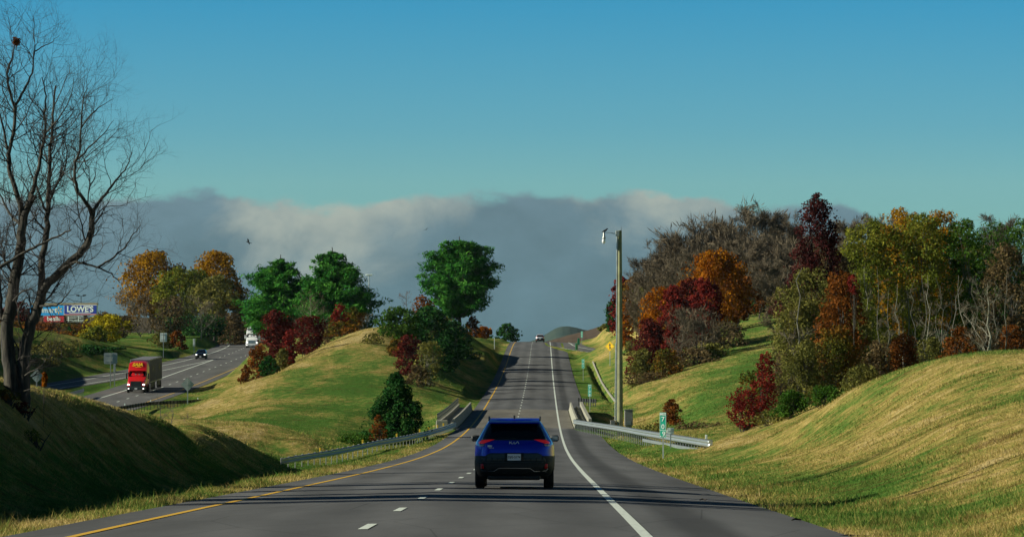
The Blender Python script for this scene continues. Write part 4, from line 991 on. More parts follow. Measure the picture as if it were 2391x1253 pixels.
def foliage(root, h, rad, prof, c0, mat, npx, lsize, bark='bark_dark', clump=.24, nclump=None, trunk_r=None, depth=1.0, multi=1, density=1.0, droop=0, seedcol=None, twigs=0, limbs=True, lean=(0, 0)):
    """crown of leaf faces around limbs; h: height, rad: half width, c0: start of the crown as a fraction"""
    g = rng; pf = PROFILES[prof]
    ph = g.uniform(0, 6.28, 4)
    lump = lambda a, t: 1+.17*np.sin(2*a+ph[0]+5*t)+.15*np.sin(3*a+ph[1]-9*t)+.12*np.sin(5*a+ph[2]+17*t)
    hc = h*(1-c0); z0 = h*c0; nc = nclump or int(np.clip(48*(hc/(2*rad))**.8*(.24/clump)**2, 20, 220))
    t = (np.arange(nc)+g.uniform(0, 1, nc))/nc; g.shuffle(t)
    r_ = pf(t)*rad; a = g.uniform(0, 2*math.pi, nc); q = np.sqrt(g.uniform(.12, 1.0, nc)); cr = rad*clump*g.uniform(.7, 1.5, nc)*np.clip(pf(t)+.25, .4, 1)
    rr = np.maximum(r_-cr*.40, 0)*q*g.uniform(.80, 1.15, nc)*lump(a, t)
    C = np.stack([np.cos(a)*rr+lean[0]*t, np.sin(a)*rr*depth+lean[1]*t, z0+t*hc*.97], -1); C[:, 2] = np.minimum(C[:, 2], h-cr*.7)
    nl = int(npx*density); w = cr**2; idx = g.choice(nc, nl, p=w/w.sum())
    d = unit(g.normal(0, 1, (nl, 3))); sh = g.uniform(.25, 1.0, nl)**.45
    pts = C[idx]+d*(cr[idx]*sh)[:, None]*np.array([1.05, 1.05, .85]); pts[:, 2] -= droop*sh*cr[idx]*g.uniform(0, 1, nl)
    fl = g.uniform(0, 1, nl) < .16; tf = g.uniform(0.02, .97, nl); af = g.uniform(0, 2*math.pi, nl); rf = pf(tf)*rad*np.sqrt(g.uniform(0, 1, nl))*g.uniform(.75, 1.12, nl)*lump(af, tf)
    fill = np.stack([np.cos(af)*rf+lean[0]*tf, np.sin(af)*rf*depth, z0+tf*hc*.97], -1); pts = np.where(fl[:, None], fill, pts)
    pts[:, 2] = np.maximum(pts[:, 2], .05)
    crnd = g.uniform(0, 1, nc); rnd = .45*crnd[idx]+.55*g.uniform(0, 1, nl)
    leaf_mesh('crown', pts, d+np.array([0, 0, .35]), lsize, mat, root, rnd=rnd)
    polys = []; tr = trunk_r or max(.05, h*.014)
    if limbs:
        for m in range(multi):
            base = np.array([g.normal(0, .12*rad) if multi > 1 else 0, g.normal(0, .12*rad) if multi > 1 else 0, -.4])
            top = np.array([g.normal(0, rad*(.1 if multi == 1 else .45))+lean[0]*.8, g.normal(0, rad*.1)+lean[1]*.8, h*.86 if multi == 1 else h*g.uniform(.6, .9)])
            tk = wiggle(base, top, 9, .10); polys.append((tk, np.linspace(tr, tr*.18, 9)*(1 if multi == 1 else .55), 8))
            sel = g.choice(nc, min(nc, 26 if multi == 1 else 8), replace=False)
            for j in sel:
                zc = C[j, 2]; s_ = np.clip((zc/h-.12)*.9, .08, .9); i = int(s_*8); st = tk[i]
                polys.append((wiggle(st, C[j], 5, .12), np.linspace(tr*.38*(1-s_*.6), tr*.06, 5), 4))
        for _ in range(twigs):
            j = g.integers(nc); e = C[j]+unit(g.normal(0, 1, 3)+np.array([0, 0, .8]))*cr[j]*g.uniform(1.0, 1.6)
            polys.append((wiggle(C[j], e, 4, .15), np.linspace(tr*.10, tr*.04, 4), 3))
        tubes_np('trunk', polys, M[bark], root)

def twig_tree(root, h, rad, c0, mat, bark, nt, tw, trunk_r=None, spread=.5, nl=14, levels=2, lean=0.0, name='crown'):
    """bare tree: limbs as tubes, the fine twigs of the crown as slivers"""
    g = rng; tr = trunk_r or h*.012; polys = []; ends = []
    tk = wiggle([0, 0, -.4], [lean*h+g.normal(0, rad*.1), g.normal(0, rad*.1), h*.85], 10, .22); polys.append((tk, np.linspace(tr, tr*.2, 10), 7)); ends.append(tk[-4:])
    for i in range(nl):
        s_ = g.uniform(c0, .92); st = tk[int(s_*9)]; a = g.uniform(0, 2*math.pi); up = g.uniform(.4, 1.2)
        L_ = rad*g.uniform(.6, 1.15)*(1.15-.5*s_); e = st+np.array([math.cos(a), math.sin(a), up])*L_; e[2] = min(e[2], h)
        l1 = wiggle(st, e, 7, .28); polys.append((l1, np.linspace(tr*.42*(1.2-s_), tr*.10, 7), 5)); ends.append(l1[2:])
        for j in range(5):
            st2 = l1[g.integers(1, 6)]; d = unit(e-st+g.normal(0, .8, 3)*L_+np.array([0, 0, .4*L_])); e2 = st2+d*L_*g.uniform(.3, .6); e2[2] = min(e2[2], h*1.0)
            l2 = wiggle(st2, e2, 5, .28); polys.append((l2, np.linspace(tr*.13, tr*.05, 5), 4)); ends.append(l2[1:])
    tubes_np('trunk', polys, M[bark], root)
    E = np.concatenate(ends); dirs = np.concatenate([np.gradient(e, axis=0) for e in ends]); dirs = unit(dirs)
    i = g.integers(0, len(E), nt); p = E[i]+g.normal(0, .05*rad, (nt, 3)); d = unit(dirs[i]+g.normal(0, .75, (nt, 3))+np.array([0, 0, .45]))
    L_ = g.uniform(.15, .5, nt)[:, None]*rad*spread; side = unit(np.cross(d, g.normal(0, 1, (nt, 3))))*tw*.5; q = p+d*L_
    m = p+d*L_*.55+g.normal(0, .05, (nt, 3))*L_
    v = np.stack([p-side, p+side, m+side*.7, q, q, m-side*.7], 1)
    v = np.stack([p-side, p+side, m+side*.6, q+side*.15], 1).reshape(-1, 3)
    me = np_mesh(name, v, np.arange(4*nt).reshape(nt, 4))
    at = me.attributes.new('rnd', 'FLOAT', 'FACE'); at.data.foreach_set('value', g.uniform(0, 1, nt).astype(np.float32))
    link_mesh(name, me, mat, root)

def pine(root, h, rad, c0, nb, npx, lsize, side_bias=0, shape=((0, .6), (.25, .95), (.5, 1), (.75, .75), (.92, .4), (1, .12))):
    """white pine: whorls of upswept boughs with needle pads, uneven outline"""
    g = rng; polys = [(wiggle([0, 0, -.5], [g.normal(0, .1), 0, h*.97], 12, .05), np.linspace(h*.022, h*.004, 12), 9)]; pads = []; pr = []
    for i in range(nb):
        t = (i+g.uniform(0, 1))/nb; z = h*(c0+(1-c0)*t*.90); a = g.uniform(0, 2*math.pi)
        R_ = rad*float(np.interp(t, [q_[0] for q_ in shape], [q_[1] for q_ in shape]))*g.choice([.7, .86, .96, 1.04, 1.12])*(1+side_bias*math.cos(a)*(1-t))
        st = np.array([0, 0, z-R_*.12]); e = np.array([math.cos(a)*R_, math.sin(a)*R_, z+R_*g.uniform(.12, .50)]); e[2] = min(e[2], h*g.uniform(.93, 1.0)-.3)
        b = wiggle(st, e, 6, .10); b[:, 2] -= np.sin(np.linspace(0, math.pi, 6))*R_*.08
        polys.append((b, np.linspace(h*.007, h*.0015, 6), 4))
        for k in range(13):
            s_ = g.uniform(.2, 1.03); p = b[0]*(1-s_)+b[-1]*s_; p = p+np.array([g.normal(0, 1), g.normal(0, 1), g.normal(.3, .35)])*R_*.11
            pads.append(p); pr.append(R_*g.uniform(.09, .15)+.2)
    C = np.array(pads); cr = np.array(pr); n = len(C); idx = g.choice(n, npx, p=cr**1.6/(cr**1.6).sum())
    d = unit(g.normal(0, 1, (npx, 3))); pts = C[idx]+d*(cr[idx]*g.uniform(.2, 1, npx)**.5)[:, None]*np.array([1.15, 1.15, .62])
    leaf_mesh('crown', pts, d+np.array([0, 0, .6]), lsize, L['pine'], root, elong=3.4, rnd=.5*g.uniform(0, 1, n)[idx]+.5*g.uniform(0, 1, npx)+.12*(d[:, 2]))
    tubes_np('trunk', polys, M['bark_dark'], root)

NLEAF = 1.0
def veg(kind, u, vb, vt, wpx, d, colr, label, cat='tree', prof='round', c0=.15, bark='bark_dark', dens=1.0, group=None, lf=1.0, **k):
    """kind leaf / twig / pine; picture column, base row, top row, width in px at depth d"""
    p = P(u, vb, d); gz = ground(p.x, d); zt = P(u, vt, d).z; h = zt-gz; rad = wpx/2/F*d
    if h < .3: h = .3
    name = {'tree': 'tree', 'shrub': 'shrub', 'bush': 'bush', 'pine': 'pine_tree', 'sapling': 'sapling', 'undergrowth': 'undergrowth'}.get(cat, cat.replace(' ', '_'))
    root = empty(name, (p.x, d, gz), label, cat if cat != 'pine' else 'pine tree', group)
    px = F/d*.428                      # render px per metre
    visible = (h*(1-c0))*2*rad*px*px   # render px of the crown box
    ls = max(1.75/px, .06)*lf
    if kind == 'leaf':
        foliage(root, h, rad*1.06, prof, c0, L[colr], int(min(36000, max(900, visible*2.6/(lf*lf)))), ls, bark, density=dens*NLEAF, **k)
    elif kind == 'twig':
        twig_tree(root, h, rad, c0, L[colr], bark, int(min(16000, max(500, visible*.55))*dens), max(.34/px, .010), **k)
    elif kind == 'pine':
        pine(root, h, rad*1.06, c0, 165, int(min(90000, visible*7.0)), ls*.72, **k)
    return root
V = veg
# --- median: pines, shrubs
V('pine', 655, 800, 588, 158, 625, None, 'left hand pine of the touching pair behind the maroon shrubs', 'pine', c0=.03, shape=((0, .9), (.25, 1), (.5, .85), (.75, .55), (.92, .26), (1, .06)))
V('pine', 775, 798, 570, 165, 612, None, 'right hand pine of the pair, its boughs reaching toward the light mast', 'pine', c0=.05, side_bias=.22, shape=((0, .9), (.3, 1), (.55, .78), (.75, .58), (.92, .32), (1, .08)))
V('pine', 1072, 777, 545, 158, 690, None, 'lone broad green pine on the median bank near the road crest', 'pine', c0=.13, shape=((0, .55), (.15, .85), (.4, 1), (.65, .84), (.85, .52), (.95, .28), (1, .08)))
V('leaf', 645, 880, 722, 84, 500, 'redbush', 'tallest maroon shrub at the left foot of the pine pair', 'shrub', 'flame', .04, multi=4)
V('leaf', 605, 893, 800, 62, 482, 'rust', 'rusty brown shrub at the lower left end of the maroon row', 'shrub', 'dome', .02, multi=5, dens=.7)
V('leaf', 575, 905, 850, 34, 475, 'rust', 'small orange brown brush at the yellow line of the opposite road', 'shrub', 'dome', .0, multi=3, dens=.8)
V('leaf', 676, 868, 765, 34, 492, 'red', 'narrow crimson shrub in front of the tallest maroon shrub', 'shrub', 'flame', .03, multi=2)
V('leaf', 718, 850, 735, 76, 520, 'redbush', 'rounded maroon shrub below the bare white branches', 'shrub', 'flame', .04, multi=4)
V('twig', 735, 850, 675, 118, 545, 'twig', 'bare pale shrub fanning white branches in front of the pines', 'shrub', c0=.1, bark='bark_pale', dens=.35, nl=30, trunk_r=.06)
V('leaf', 762, 838, 760, 64, 535, 'brown', 'grey brown thicket between the maroon shrubs and the dry knoll', 'shrub', 'dome', .0, multi=5, dens=.6)
V('leaf', 792, 818, 707, 40, 540, 'red', 'scarlet spire topped shrub right of the bare white branches', 'shrub', 'flame', .1, multi=2, dens=.7)
V('leaf', 826, 806, 715, 44, 545, 'mixed', 'orange and green shrub nearest the top of the dry knoll', 'shrub', 'flame', .05, multi=3, dens=.8)
V('leaf', 800, 822, 750, 80, 532, 'mixed', 'low tangled autumn shrub along the left edge of the dry knoll', 'shrub', 'dome', .0, multi=5, dens=.8)
V('twig', 848, 790, 735, 56, 600, 'twig', 'small bare thicket at the foot of the light mast', 'shrub', c0=.05, bark='bark_twig', dens=1)
V('leaf', 628, 872, 828, 42, 472, 'cedar', 'small round evergreen bush low on the left of the dry knoll', 'bush', 'dome', .0, limbs=False, dens=1.3)
V('leaf', 660, 878, 810, 40, 490, 'olive', 'olive shrub between the round evergreen bush and the crimson one', 'shrub', 'dome', .0, multi=3, dens=.8)
V('leaf', 872, 848, 778, 62, 500, 'olive', 'sparse brown green bush on the right shoulder of the dry knoll', 'bush', 'dome', .0, multi=5, dens=.45)
V('leaf', 928, 830, 715, 112, 520, 'green', 'big light green shrub to the right of the dry knoll', 'shrub', 'dome', .0, multi=4)
V('leaf', 1032, 885, 785, 84, 500, 'cedar', 'dark scrub added halfway down the cut to deepen its shade', 'shrub', 'dome', .0, multi=5)  # shrub added on the slope to deepen the shade there
V('leaf', 1060, 855, 745, 100, 600, 'cedar', 'dark scrub added to shade the cut right under the trunk of the lone pine', 'shrub', 'dome', .0, multi=5)  # added so that more of the median cut falls into shade
V('leaf', 1000, 850, 712, 140, 545, 'cedar', 'dark green thicket under the lone pine', 'shrub', 'dome', .0, multi=5)
V('leaf', 925, 852, 790, 52, 478, 'mixed', 'red and yellow leaved shrub above the cone shaped tree', 'shrub', 'dome', .0, multi=3)
V('leaf', 955, 900, 780, 66, 450, 'redbush', 'dull crimson shrub between the cone tree and the grey green one', 'shrub', 'flame', .05, multi=4, dens=.8)
V('leaf', 1002, 912, 795, 74, 446, 'olive', 'grey green shrub with pale stems at the edge of the dark bank', 'shrub', 'flame', .1, 'bark_pale', multi=7, dens=.5)
V('leaf', 975, 925, 850, 60, 440, 'brown', 'brown undergrowth beneath the crimson and grey green shrubs', 'shrub', 'dome', .0, multi=4, dens=.6)
V('leaf', 985, 790, 688, 62, 590, 'rust', 'loose orange brown sapling left of the lone pine', 'sapling', 'round', .2, dens=.45)
V('twig', 950, 790, 665, 46, 585, 'rust', 'tall thin sapling with a few orange leaves at its top', 'sapling', c0=.4, bark='bark_twig', dens=.3)
V('leaf', 1045, 815, 740, 90, 640, 'olive', 'olive brush around the trunk of the lone pine', 'bush', 'dome', .0, multi=4, dens=.8)
V('leaf', 1105, 795, 735, 36, 690, 'rust', 'brown bush just right of the trunk of the lone pine', 'bush', 'dome', .0, multi=3, dens=.8)
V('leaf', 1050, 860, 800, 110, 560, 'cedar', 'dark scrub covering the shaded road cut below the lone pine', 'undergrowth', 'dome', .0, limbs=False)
V('leaf', 924, 1040, 862, 150, 288, 'cedar', 'dark cone shaped evergreen standing behind the curved guardrail', 'tree', 'cone', .0, lf=1.0, clump=.2, dens=1.3)
V('leaf', 884, 1042, 965, 44, 284, 'rust', 'rust brown growth hugging the left side of the cone shaped evergreen', 'bush', 'dome', .0, multi=3, dens=.45)
V('leaf', 830, 1050, 1012, 110, 285, 'green', 'low dark green brush behind the guardrail left of the cone tree', 'undergrowth', 'dome', .0, limbs=False, dens=.8)
V('leaf', 1130, 800, 762, 40, 825, 'orange', 'small orange bush on the crest between pine and round green bush', 'bush', 'round', .0, limbs=False)
V('leaf', 1184, 803, 753, 66, 872, 'cedar', 'round dark green tree on the road crest left of the silver SUV', 'tree', 'dome', .0, clump=.2)
# --- left background
V('leaf', 350, 790, 584, 165, 885, 'gold', 'big golden orange tree at the left end of the far grove', prof='round', c0=.2)
V('leaf', 500, 790, 582, 128, 890, 'gold', 'golden tree at the right of the far grove above the white lorry road', prof='round', c0=.25)
V('leaf', 425, 790, 622, 150, 860, 'ygreen', 'yellow green tree in the middle of the far grove', prof='round', c0=.2, dens=.9)
V('leaf', 500, 790, 640, 120, 850, 'olive', 'dusky olive tree at the right of the far grove', prof='round', c0=.15, dens=.8, twigs=40)
V('leaf', 552, 792, 655, 56, 850, 'mixed', 'slim rusty tree at the right edge of the far grove', prof='oval', c0=.2, dens=.7)
V('twig', 330, 795, 680, 110, 800, 'twig', 'brown bare thicket in front of the big golden tree', c0=.1, bark='bark_twig', dens=1.4)
V('leaf', 395, 805, 690, 90, 800, 'brown', 'grey brown thin tree with pale limbs in front of the yellow green tree', prof='round', c0=.1, bark='bark_pale', dens=.5, twigs=60)
V('twig', 470, 795, 690, 110, 800, 'twig', 'bare pale limbed tree in the shade of the far grove', c0=.15, bark='bark_pale', dens=.8)
V('leaf', 450, 795, 735, 190, 830, 'cedar', 'dark green understorey below the far grove', 'undergrowth', 'dome', .0, limbs=False)
V('leaf', 540, 792, 730, 90, 840, 'brown', 'brown brush beside the bend of the opposite road', 'undergrowth', 'dome', .0, limbs=False, dens=.7)
V('leaf', 412, 815, 770, 46, 735, 'rust', 'rust coloured bush right of the near square white sign back', 'bush', 'dome', .0, multi=3)
V('leaf', 375, 830, 775, 60, 730, 'olive', 'dark olive bush behind the post of the near square white sign back', 'bush', 'dome', .0, multi=3)
V('leaf', 246, 812, 734, 104, 700, 'yellow', 'bright yellow leaved tree right of the retail sign', prof='round', c0=.05)
V('leaf', 222, 815, 760, 60, 680, 'ygreen', 'lime green bush under the yellow tree', 'bush', 'dome', .0, multi=3)
V('leaf', 290, 815, 735, 80, 790, 'brown', 'thin brown tree between the yellow tree and the big golden tree', prof='round', c0=.05, dens=.6, twigs=40)
V('leaf', 105, 830, 752, 110, 735, 'rust', 'orange rust brush below the sky blue panel', 'bush', 'dome', .0, multi=4)
V('leaf', 160, 830, 755, 100, 735, 'mixed', 'green and gold brush in front of the red panel', 'bush', 'dome', .0, multi=4)
V('leaf', 196, 825, 755, 70, 742, 'rust', 'orange brush beside the right hand post of the retail sign', 'bush', 'dome', .0, multi=3)
V('leaf', 162, 830, 762, 28, 725, 'cedar', 'tiny dark evergreen amid the orange brush', 'bush', 'cone', .0, limbs=False)
V('leaf', 28, 830, 750, 100, 715, 'mixed', 'orange brown brush at the left edge behind the bare trunks', 'bush', 'dome', .0, multi=4)
V('leaf', 45, 800, 703, 80, 930, 'redbush', 'maroon tree behind the left end of the retail sign', prof='round', c0=.1)
V('leaf', 8, 800, 730, 60, 900, 'rust', 'rust tree at the far left edge of the view', prof='round', c0=.1)
for (u_, w_) in ((30, 110), (110, 120), (190, 120)):
    pass
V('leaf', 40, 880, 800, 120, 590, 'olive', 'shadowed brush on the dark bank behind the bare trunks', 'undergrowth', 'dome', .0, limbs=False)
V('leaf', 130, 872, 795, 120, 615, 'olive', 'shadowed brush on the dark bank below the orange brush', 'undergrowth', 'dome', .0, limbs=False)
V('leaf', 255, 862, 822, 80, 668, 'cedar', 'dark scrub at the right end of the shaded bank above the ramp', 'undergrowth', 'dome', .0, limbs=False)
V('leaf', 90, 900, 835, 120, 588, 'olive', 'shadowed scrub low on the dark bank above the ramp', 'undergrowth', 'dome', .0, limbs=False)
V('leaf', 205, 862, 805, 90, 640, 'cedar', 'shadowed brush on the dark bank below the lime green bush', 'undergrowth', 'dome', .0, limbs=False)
for i, u_ in enumerate((-40, 60, 160, 250, 610, 690)):
    V('leaf', u_, 790, 728-(i % 3)*4, 130, 1250, 'brown', 'hazy brown tree of the farthest treeline', prof='dome', c0=.0, group='trees of the farthest treeline', limbs=False)
for (u_, vb_, vt_, w_, d_, c_, lb) in [(30, 835, 768, 110, 680, 'rust', 'rust tinged brush on the bank at the left edge of the view'), (85, 840, 775, 90, 690, 'olive', 'olive brush on the bank behind the bare trunks'), (135, 842, 772, 90, 700, 'mixed', 'gold and green brush on the bank under the sky blue panel'),
      (185, 838, 778, 80, 705, 'olive', 'dull olive brush on the bank under the red panel'), (232, 835, 785, 70, 715, 'cedar', 'dark green brush at the right end of the brushy bank')]:
    V('leaf', u_, vb_, vt_, w_, d_, c_, lb, 'bush', 'dome', .0, multi=5, dens=.9)
# --- right: slope edge in front
V('leaf', 1788, 1010, 820, 56, 213, 'red', 'crimson spire shaped tree rising from the brush', 'tree', 'flame', .2, clump=.3, multi=2, lf=1.0, dens=.55)
V('leaf', 1738, 1018, 905, 92, 205, 'red', 'bright red bush at the tip of the brush beside the slope', 'bush', 'round', .08, multi=6, lf=1.0, dens=.5, twigs=60)
V('leaf', 1762, 1005, 862, 84, 216, 'mixed', 'yellow flecked bush between the red bush and the crimson spire', 'bush', 'flame', .05, multi=5, dens=.55, lf=1.1)
V('leaf', 1800, 1020, 955, 110, 200, 'olive', 'olive yellow brush at the foot of the crimson spire', 'bush', 'dome', .0, multi=5, dens=.7)
V('leaf', 1850, 995, 910, 100, 198, 'green', 'lush green brambles on the lower edge of the right slope', 'bush', 'dome', .0, multi=3)
V('leaf', 1880, 975, 790, 150, 222, 'olive', 'tall olive brush in the middle of the thicket right of the crimson spire', 'bush', 'dome', .0, multi=9, dens=.7, twigs=90)
V('leaf', 1955, 950, 755, 150, 224, 'mixed', 'tall gold flecked brush below the rusty tree', 'bush', 'dome', .0, multi=9, dens=.75, twigs=90)
V('leaf', 1835, 960, 820, 120, 235, 'brown', 'brown twiggy brush behind the crimson spire', 'bush', 'dome', .0, multi=9, dens=.6, twigs=120)
V('leaf', 1935, 975, 900, 120, 192, 'green', 'dark green brush along the slope below the gold flecked brush', 'bush', 'dome', .0, multi=5, dens=.9)
V('leaf', 2010, 930, 850, 120, 188, 'olive', 'dark brush where the slope crest meets the forest', 'bush', 'dome', .0, multi=5, dens=.8)
V('twig', 1880, 900, 560, 110, 236, 'twig', 'crooked pale dead tree left of the tall maroon maple', c0=.3, bark='bark_grey', dens=.2, nl=10, lean=-.03, trunk_r=.09)
V('leaf', 1908, 930, 440, 185, 262, 'maroon', 'tallest tree, dark maroon maple on the right skyline', prof='maple', c0=.2, dens=.6, clump=.16, twigs=80)
V('leaf', 1895, 930, 615, 180, 252, 'olive', 'green leaved tree mingling with the foot of the maroon maple', prof='round', c0=.1, dens=.6, twigs=60)
V('leaf', 1963, 910, 625, 125, 240, 'rust', 'rusty orange tree right of the maroon maple', prof='flame', c0=.1, dens=.7)
V('leaf', 1992, 700, 638, 34, 236, 'red', 'scarlet leaf cluster on a thin sapling beside the rusty tree', 'sapling', 'round', .84, multi=1, dens=.6, nclump=9, trunk_r=.05)
V('leaf', 1862, 900, 690, 110, 250, 'olive', 'olive tree between the pale dead tree and the maple trunk', prof='round', c0=.05, dens=.7, twigs=80)
V('leaf', 1935, 930, 545, 120, 272, 'brown', 'bronze brown tree pressed against the right side of the maroon maple', prof='round', c0=.2, dens=.7, twigs=60)
V('twig', 1845, 880, 575, 130, 320, 'twig', 'leafless grey tree left of the maroon maple', c0=.15, bark='bark_grey', dens=.8, trunk_r=.1)
V('leaf', 2003, 900, 700, 90, 250, 'olive', 'olive tree in the shade right of the rusty tree', prof='round', c0=.05, dens=.8)
# forest on the right
FR = [(2030, 505, 130, 300, 'ygreen', 'yellow green tree at the left end of the right forest'),
      (2105, 478, 130, 318, 'gold', 'orange topped tree left of centre in the right forest'),
      (2150, 490, 120, 300, 'ygreen', 'lime green tree between the two orange topped trees'),
      (2200, 482, 120, 322, 'gold', 'orange topped tree right of centre in the right forest'),
      (2255, 505, 110, 300, 'green', 'feathery green tree right of the orange topped pair'),
      (2318, 508, 100, 315, 'green', 'thin feathery green tree before the gap near the right edge'),
      (2385, 505, 90, 300, 'green', 'green tree cut by the right edge of the view')]
for i, (u_, vt_, w_, d_, c_, lb) in enumerate(FR):
    V('leaf', u_, 850, vt_, w_*1.28, d_, c_, lb, prof='round', c0=.30 if i < 5 else .4, bark='bark_grey', dens=(.58, .6, .56, .6, .5, .3, .42)[i], twigs=220, clump=.2, trunk_r=.11)
FR2 = [(2062, 520, 150, 345, 'ygreen', .8), (2132, 520, 160, 350, 'olive', .8), (2212, 525, 160, 345, 'ygreen', .8), (2290, 560, 130, 350, 'olive', .55), (2362, 560, 120, 350, 'olive', .5), (2010, 560, 110, 340, 'olive', .8)]
for i, (u_, vt_, w_, d_, c_, dn) in enumerate(FR2):
    V('leaf', u_, 850, vt_, w_, d_, c_, 'second row tree deep inside the right forest', prof='round', c0=.12, bark='bark_grey', dens=dn, twigs=80, trunk_r=.12, group='second row trees of the right forest')
for i in range(22):
    u_ = 2030+i*17+rng.uniform(-8, 8); vt_ = rng.uniform(560, 640)
    V('twig', u_, 855, vt_, 60, rng.uniform(240, 300), 'twig', 'slender bare grey trunk at the front of the right forest', c0=.35, bark='bark_pale' if i % 4 == 0 else 'bark_grey', dens=.25, nl=9, trunk_r=rng.uniform(.04, .075), group='slender trunks at the front of the right forest')
V('twig', 2300, 850, 625, 150, 232, 'twig', 'twisted dead white tree near the right edge of the forest', c0=.25, bark='bark_pale', dens=.2, nl=11, trunk_r=.10)
V('leaf', 2350, 860, 560, 120, 262, 'brown', 'dark brown vine covered tree behind the twisted white tree', prof='flame', c0=.05, dens=.5, twigs=200)
UG = [(2050, 790, 90, 'brown'), (2110, 775, 100, 'rust'), (2175, 785, 100, 'olive'), (2240, 760, 100, 'rust'), (2300, 775, 90, 'brown'), (2365, 755, 100, 'rust')]
for i, (u_, vt_, w_, c_) in enumerate(UG):
    V('leaf', u_, 865, vt_, w_, 235+7*(i % 3), c_, ('pale brown brush at the left of the forest edge', 'rusty brush under the left orange topped tree', 'olive brush at the forest edge below the lime green tree', 'rust red brush right of the middle of the forest edge', 'brown brush at the foot of the twisted white tree', 'rusty brush at the forest edge by the right border')[i], 'undergrowth', 'dome', .0, multi=6, dens=.65)
for i, (u_, w_) in enumerate(((2060, 150), (2160, 150), (2260, 150), (2360, 150))):
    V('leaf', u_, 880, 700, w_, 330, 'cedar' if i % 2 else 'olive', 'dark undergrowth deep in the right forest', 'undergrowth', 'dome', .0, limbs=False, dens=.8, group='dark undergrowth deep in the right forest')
# middle hill, right
MH = [
 ('leaf', 1668, 850, 580, 158, 525, 'orange', 'big bright orange tree on the middle hill', 'tree', 'round', .1, 1),
 ('leaf', 1722, 820, 625, 92, 535, 'rust', 'rust brown tree at the right shoulder of the big orange tree', 'tree', 'round', .1, .9),
 ('leaf', 1545, 870, 668, 116, 480, 'orange', 'smaller orange tree at the left, above the dark maroon bush', 'tree', 'flame', .05, 1),
 ('leaf', 1610, 855, 648, 100, 488, 'redbush', 'deep crimson tree just below the big orange tree', 'tree', 'flame', .05, .8),
 ('leaf', 1648, 845, 645, 80, 484, 'red', 'bright crimson tree in front of the big orange tree', 'tree', 'flame', .08, 1),
 ('leaf', 1572, 860, 662, 70, 470, 'red', 'crimson tree touching the smaller orange tree', 'tree', 'flame', .05, 1),
 ('leaf', 1512, 888, 742, 96, 458, 'redbush', 'dark maroon bush right of the wooden pole', 'bush', 'flame', .02, 1),
 ('twig', 1640, 868, 728, 165, 466, 'twig', 'wide grey leafless bush in front of the crimson trees', 'bush', None, .05, 1.5),
 ('twig', 1590, 870, 750, 110, 462, 'twig', 'grey leafless bush left of the wide grey one', 'bush', None, .05, 1.2),
 ('leaf', 1695, 845, 752, 110, 478, 'brown', 'brown bush at the right foot of the orange tree', 'bush', 'dome', .0, .8),
 ('leaf', 1500, 900, 810, 70, 452, 'olive', 'olive bush at the foot of the dark maroon bush', 'bush', 'dome', .0, .8),
 ('leaf', 1555, 895, 812, 90, 450, 'mixed', 'green and brown bush left of the middle of the shrub line', 'bush', 'dome', .0, .8),
 ('leaf', 1622, 878, 812, 110, 455, 'brown', 'tan brush at the lower edge of the shrub line', 'bush', 'dome', .0, .7),
 ('leaf', 1505, 915, 868, 110, 438, 'brown', 'low tan bracken on the golden slope', 'undergrowth', 'dome', .0, .6),
 ('leaf', 1662, 868, 800, 90, 460, 'olive', 'dark olive brush at the right end of the shrub line', 'bush', 'dome', .0, .8),
 ('leaf', 1775, 745, 655, 84, 600, 'green', 'green rounded tree above the mown meadow', 'tree', 'round', .0, 1),
 ('leaf', 1820, 760, 680, 70, 560, 'brown', 'brown brush at the top of the mown meadow', 'bush', 'dome', .0, .7),
 ('leaf', 1452, 800, 640, 56, 700, 'red', 'scarlet tree immediately right of the wooden pole', 'tree', 'flame', .05, 1),
 ('leaf', 1485, 820, 632, 70, 690, 'mixed', 'green and orange tree behind the scarlet one', 'tree', 'round', .05, 1),
 ('leaf', 1462, 830, 700, 44, 640, 'orange', 'orange shrub low beside the wooden pole', 'shrub', 'flame', .05, 1),
 ('leaf', 1428, 800, 700, 34, 790, 'cedar', 'dark evergreen just left of the wooden pole', 'tree', 'flame', .0, 1),
 ('leaf', 1415, 800, 755, 36, 840, 'olive', 'olive bush on the tan bank above the on ramp', 'bush', 'dome', .0, 1),
 ('leaf', 1482, 880, 790, 60, 600, 'olive', 'olive thicket on the slope right of the merge sign', 'bush', 'dome', .0, .8),
 ('leaf', 1510, 800, 660, 70, 640, 'olive', 'olive green tree between the scarlet and the smaller orange tree', 'tree', 'round', .0, .8),
 ('leaf', 1568, 995, 930, 58, 322, 'rust', 'small rusty bush alone on the green meadow', 'bush', 'dome', .0, .9),
 ('leaf', 1640, 1012, 985, 130, 300, 'brown', 'tangled brown weeds in the hollow behind the guardrail', 'undergrowth', 'dome', .0, .6),
 ('leaf', 1520, 1012, 990, 110, 300, 'olive', 'dull green weeds in the hollow right of the cabinet', 'undergrowth', 'dome', .0, .6),
]
for (k_, u_, vb_, vt_, w_, d_, c_, lb, ct, pr_, c0_, dn) in MH:
    kw = dict(prof=pr_) if pr_ else {}
    if k_ == 'leaf' and ct in ('bush', 'undergrowth', 'shrub'): kw['multi'] = 4
    V(k_, u_, vb_, vt_, w_, d_, c_, lb, ct, c0=c0_, dens=dn, bark='bark_twig' if k_ == 'twig' else 'bark_dark', **kw)
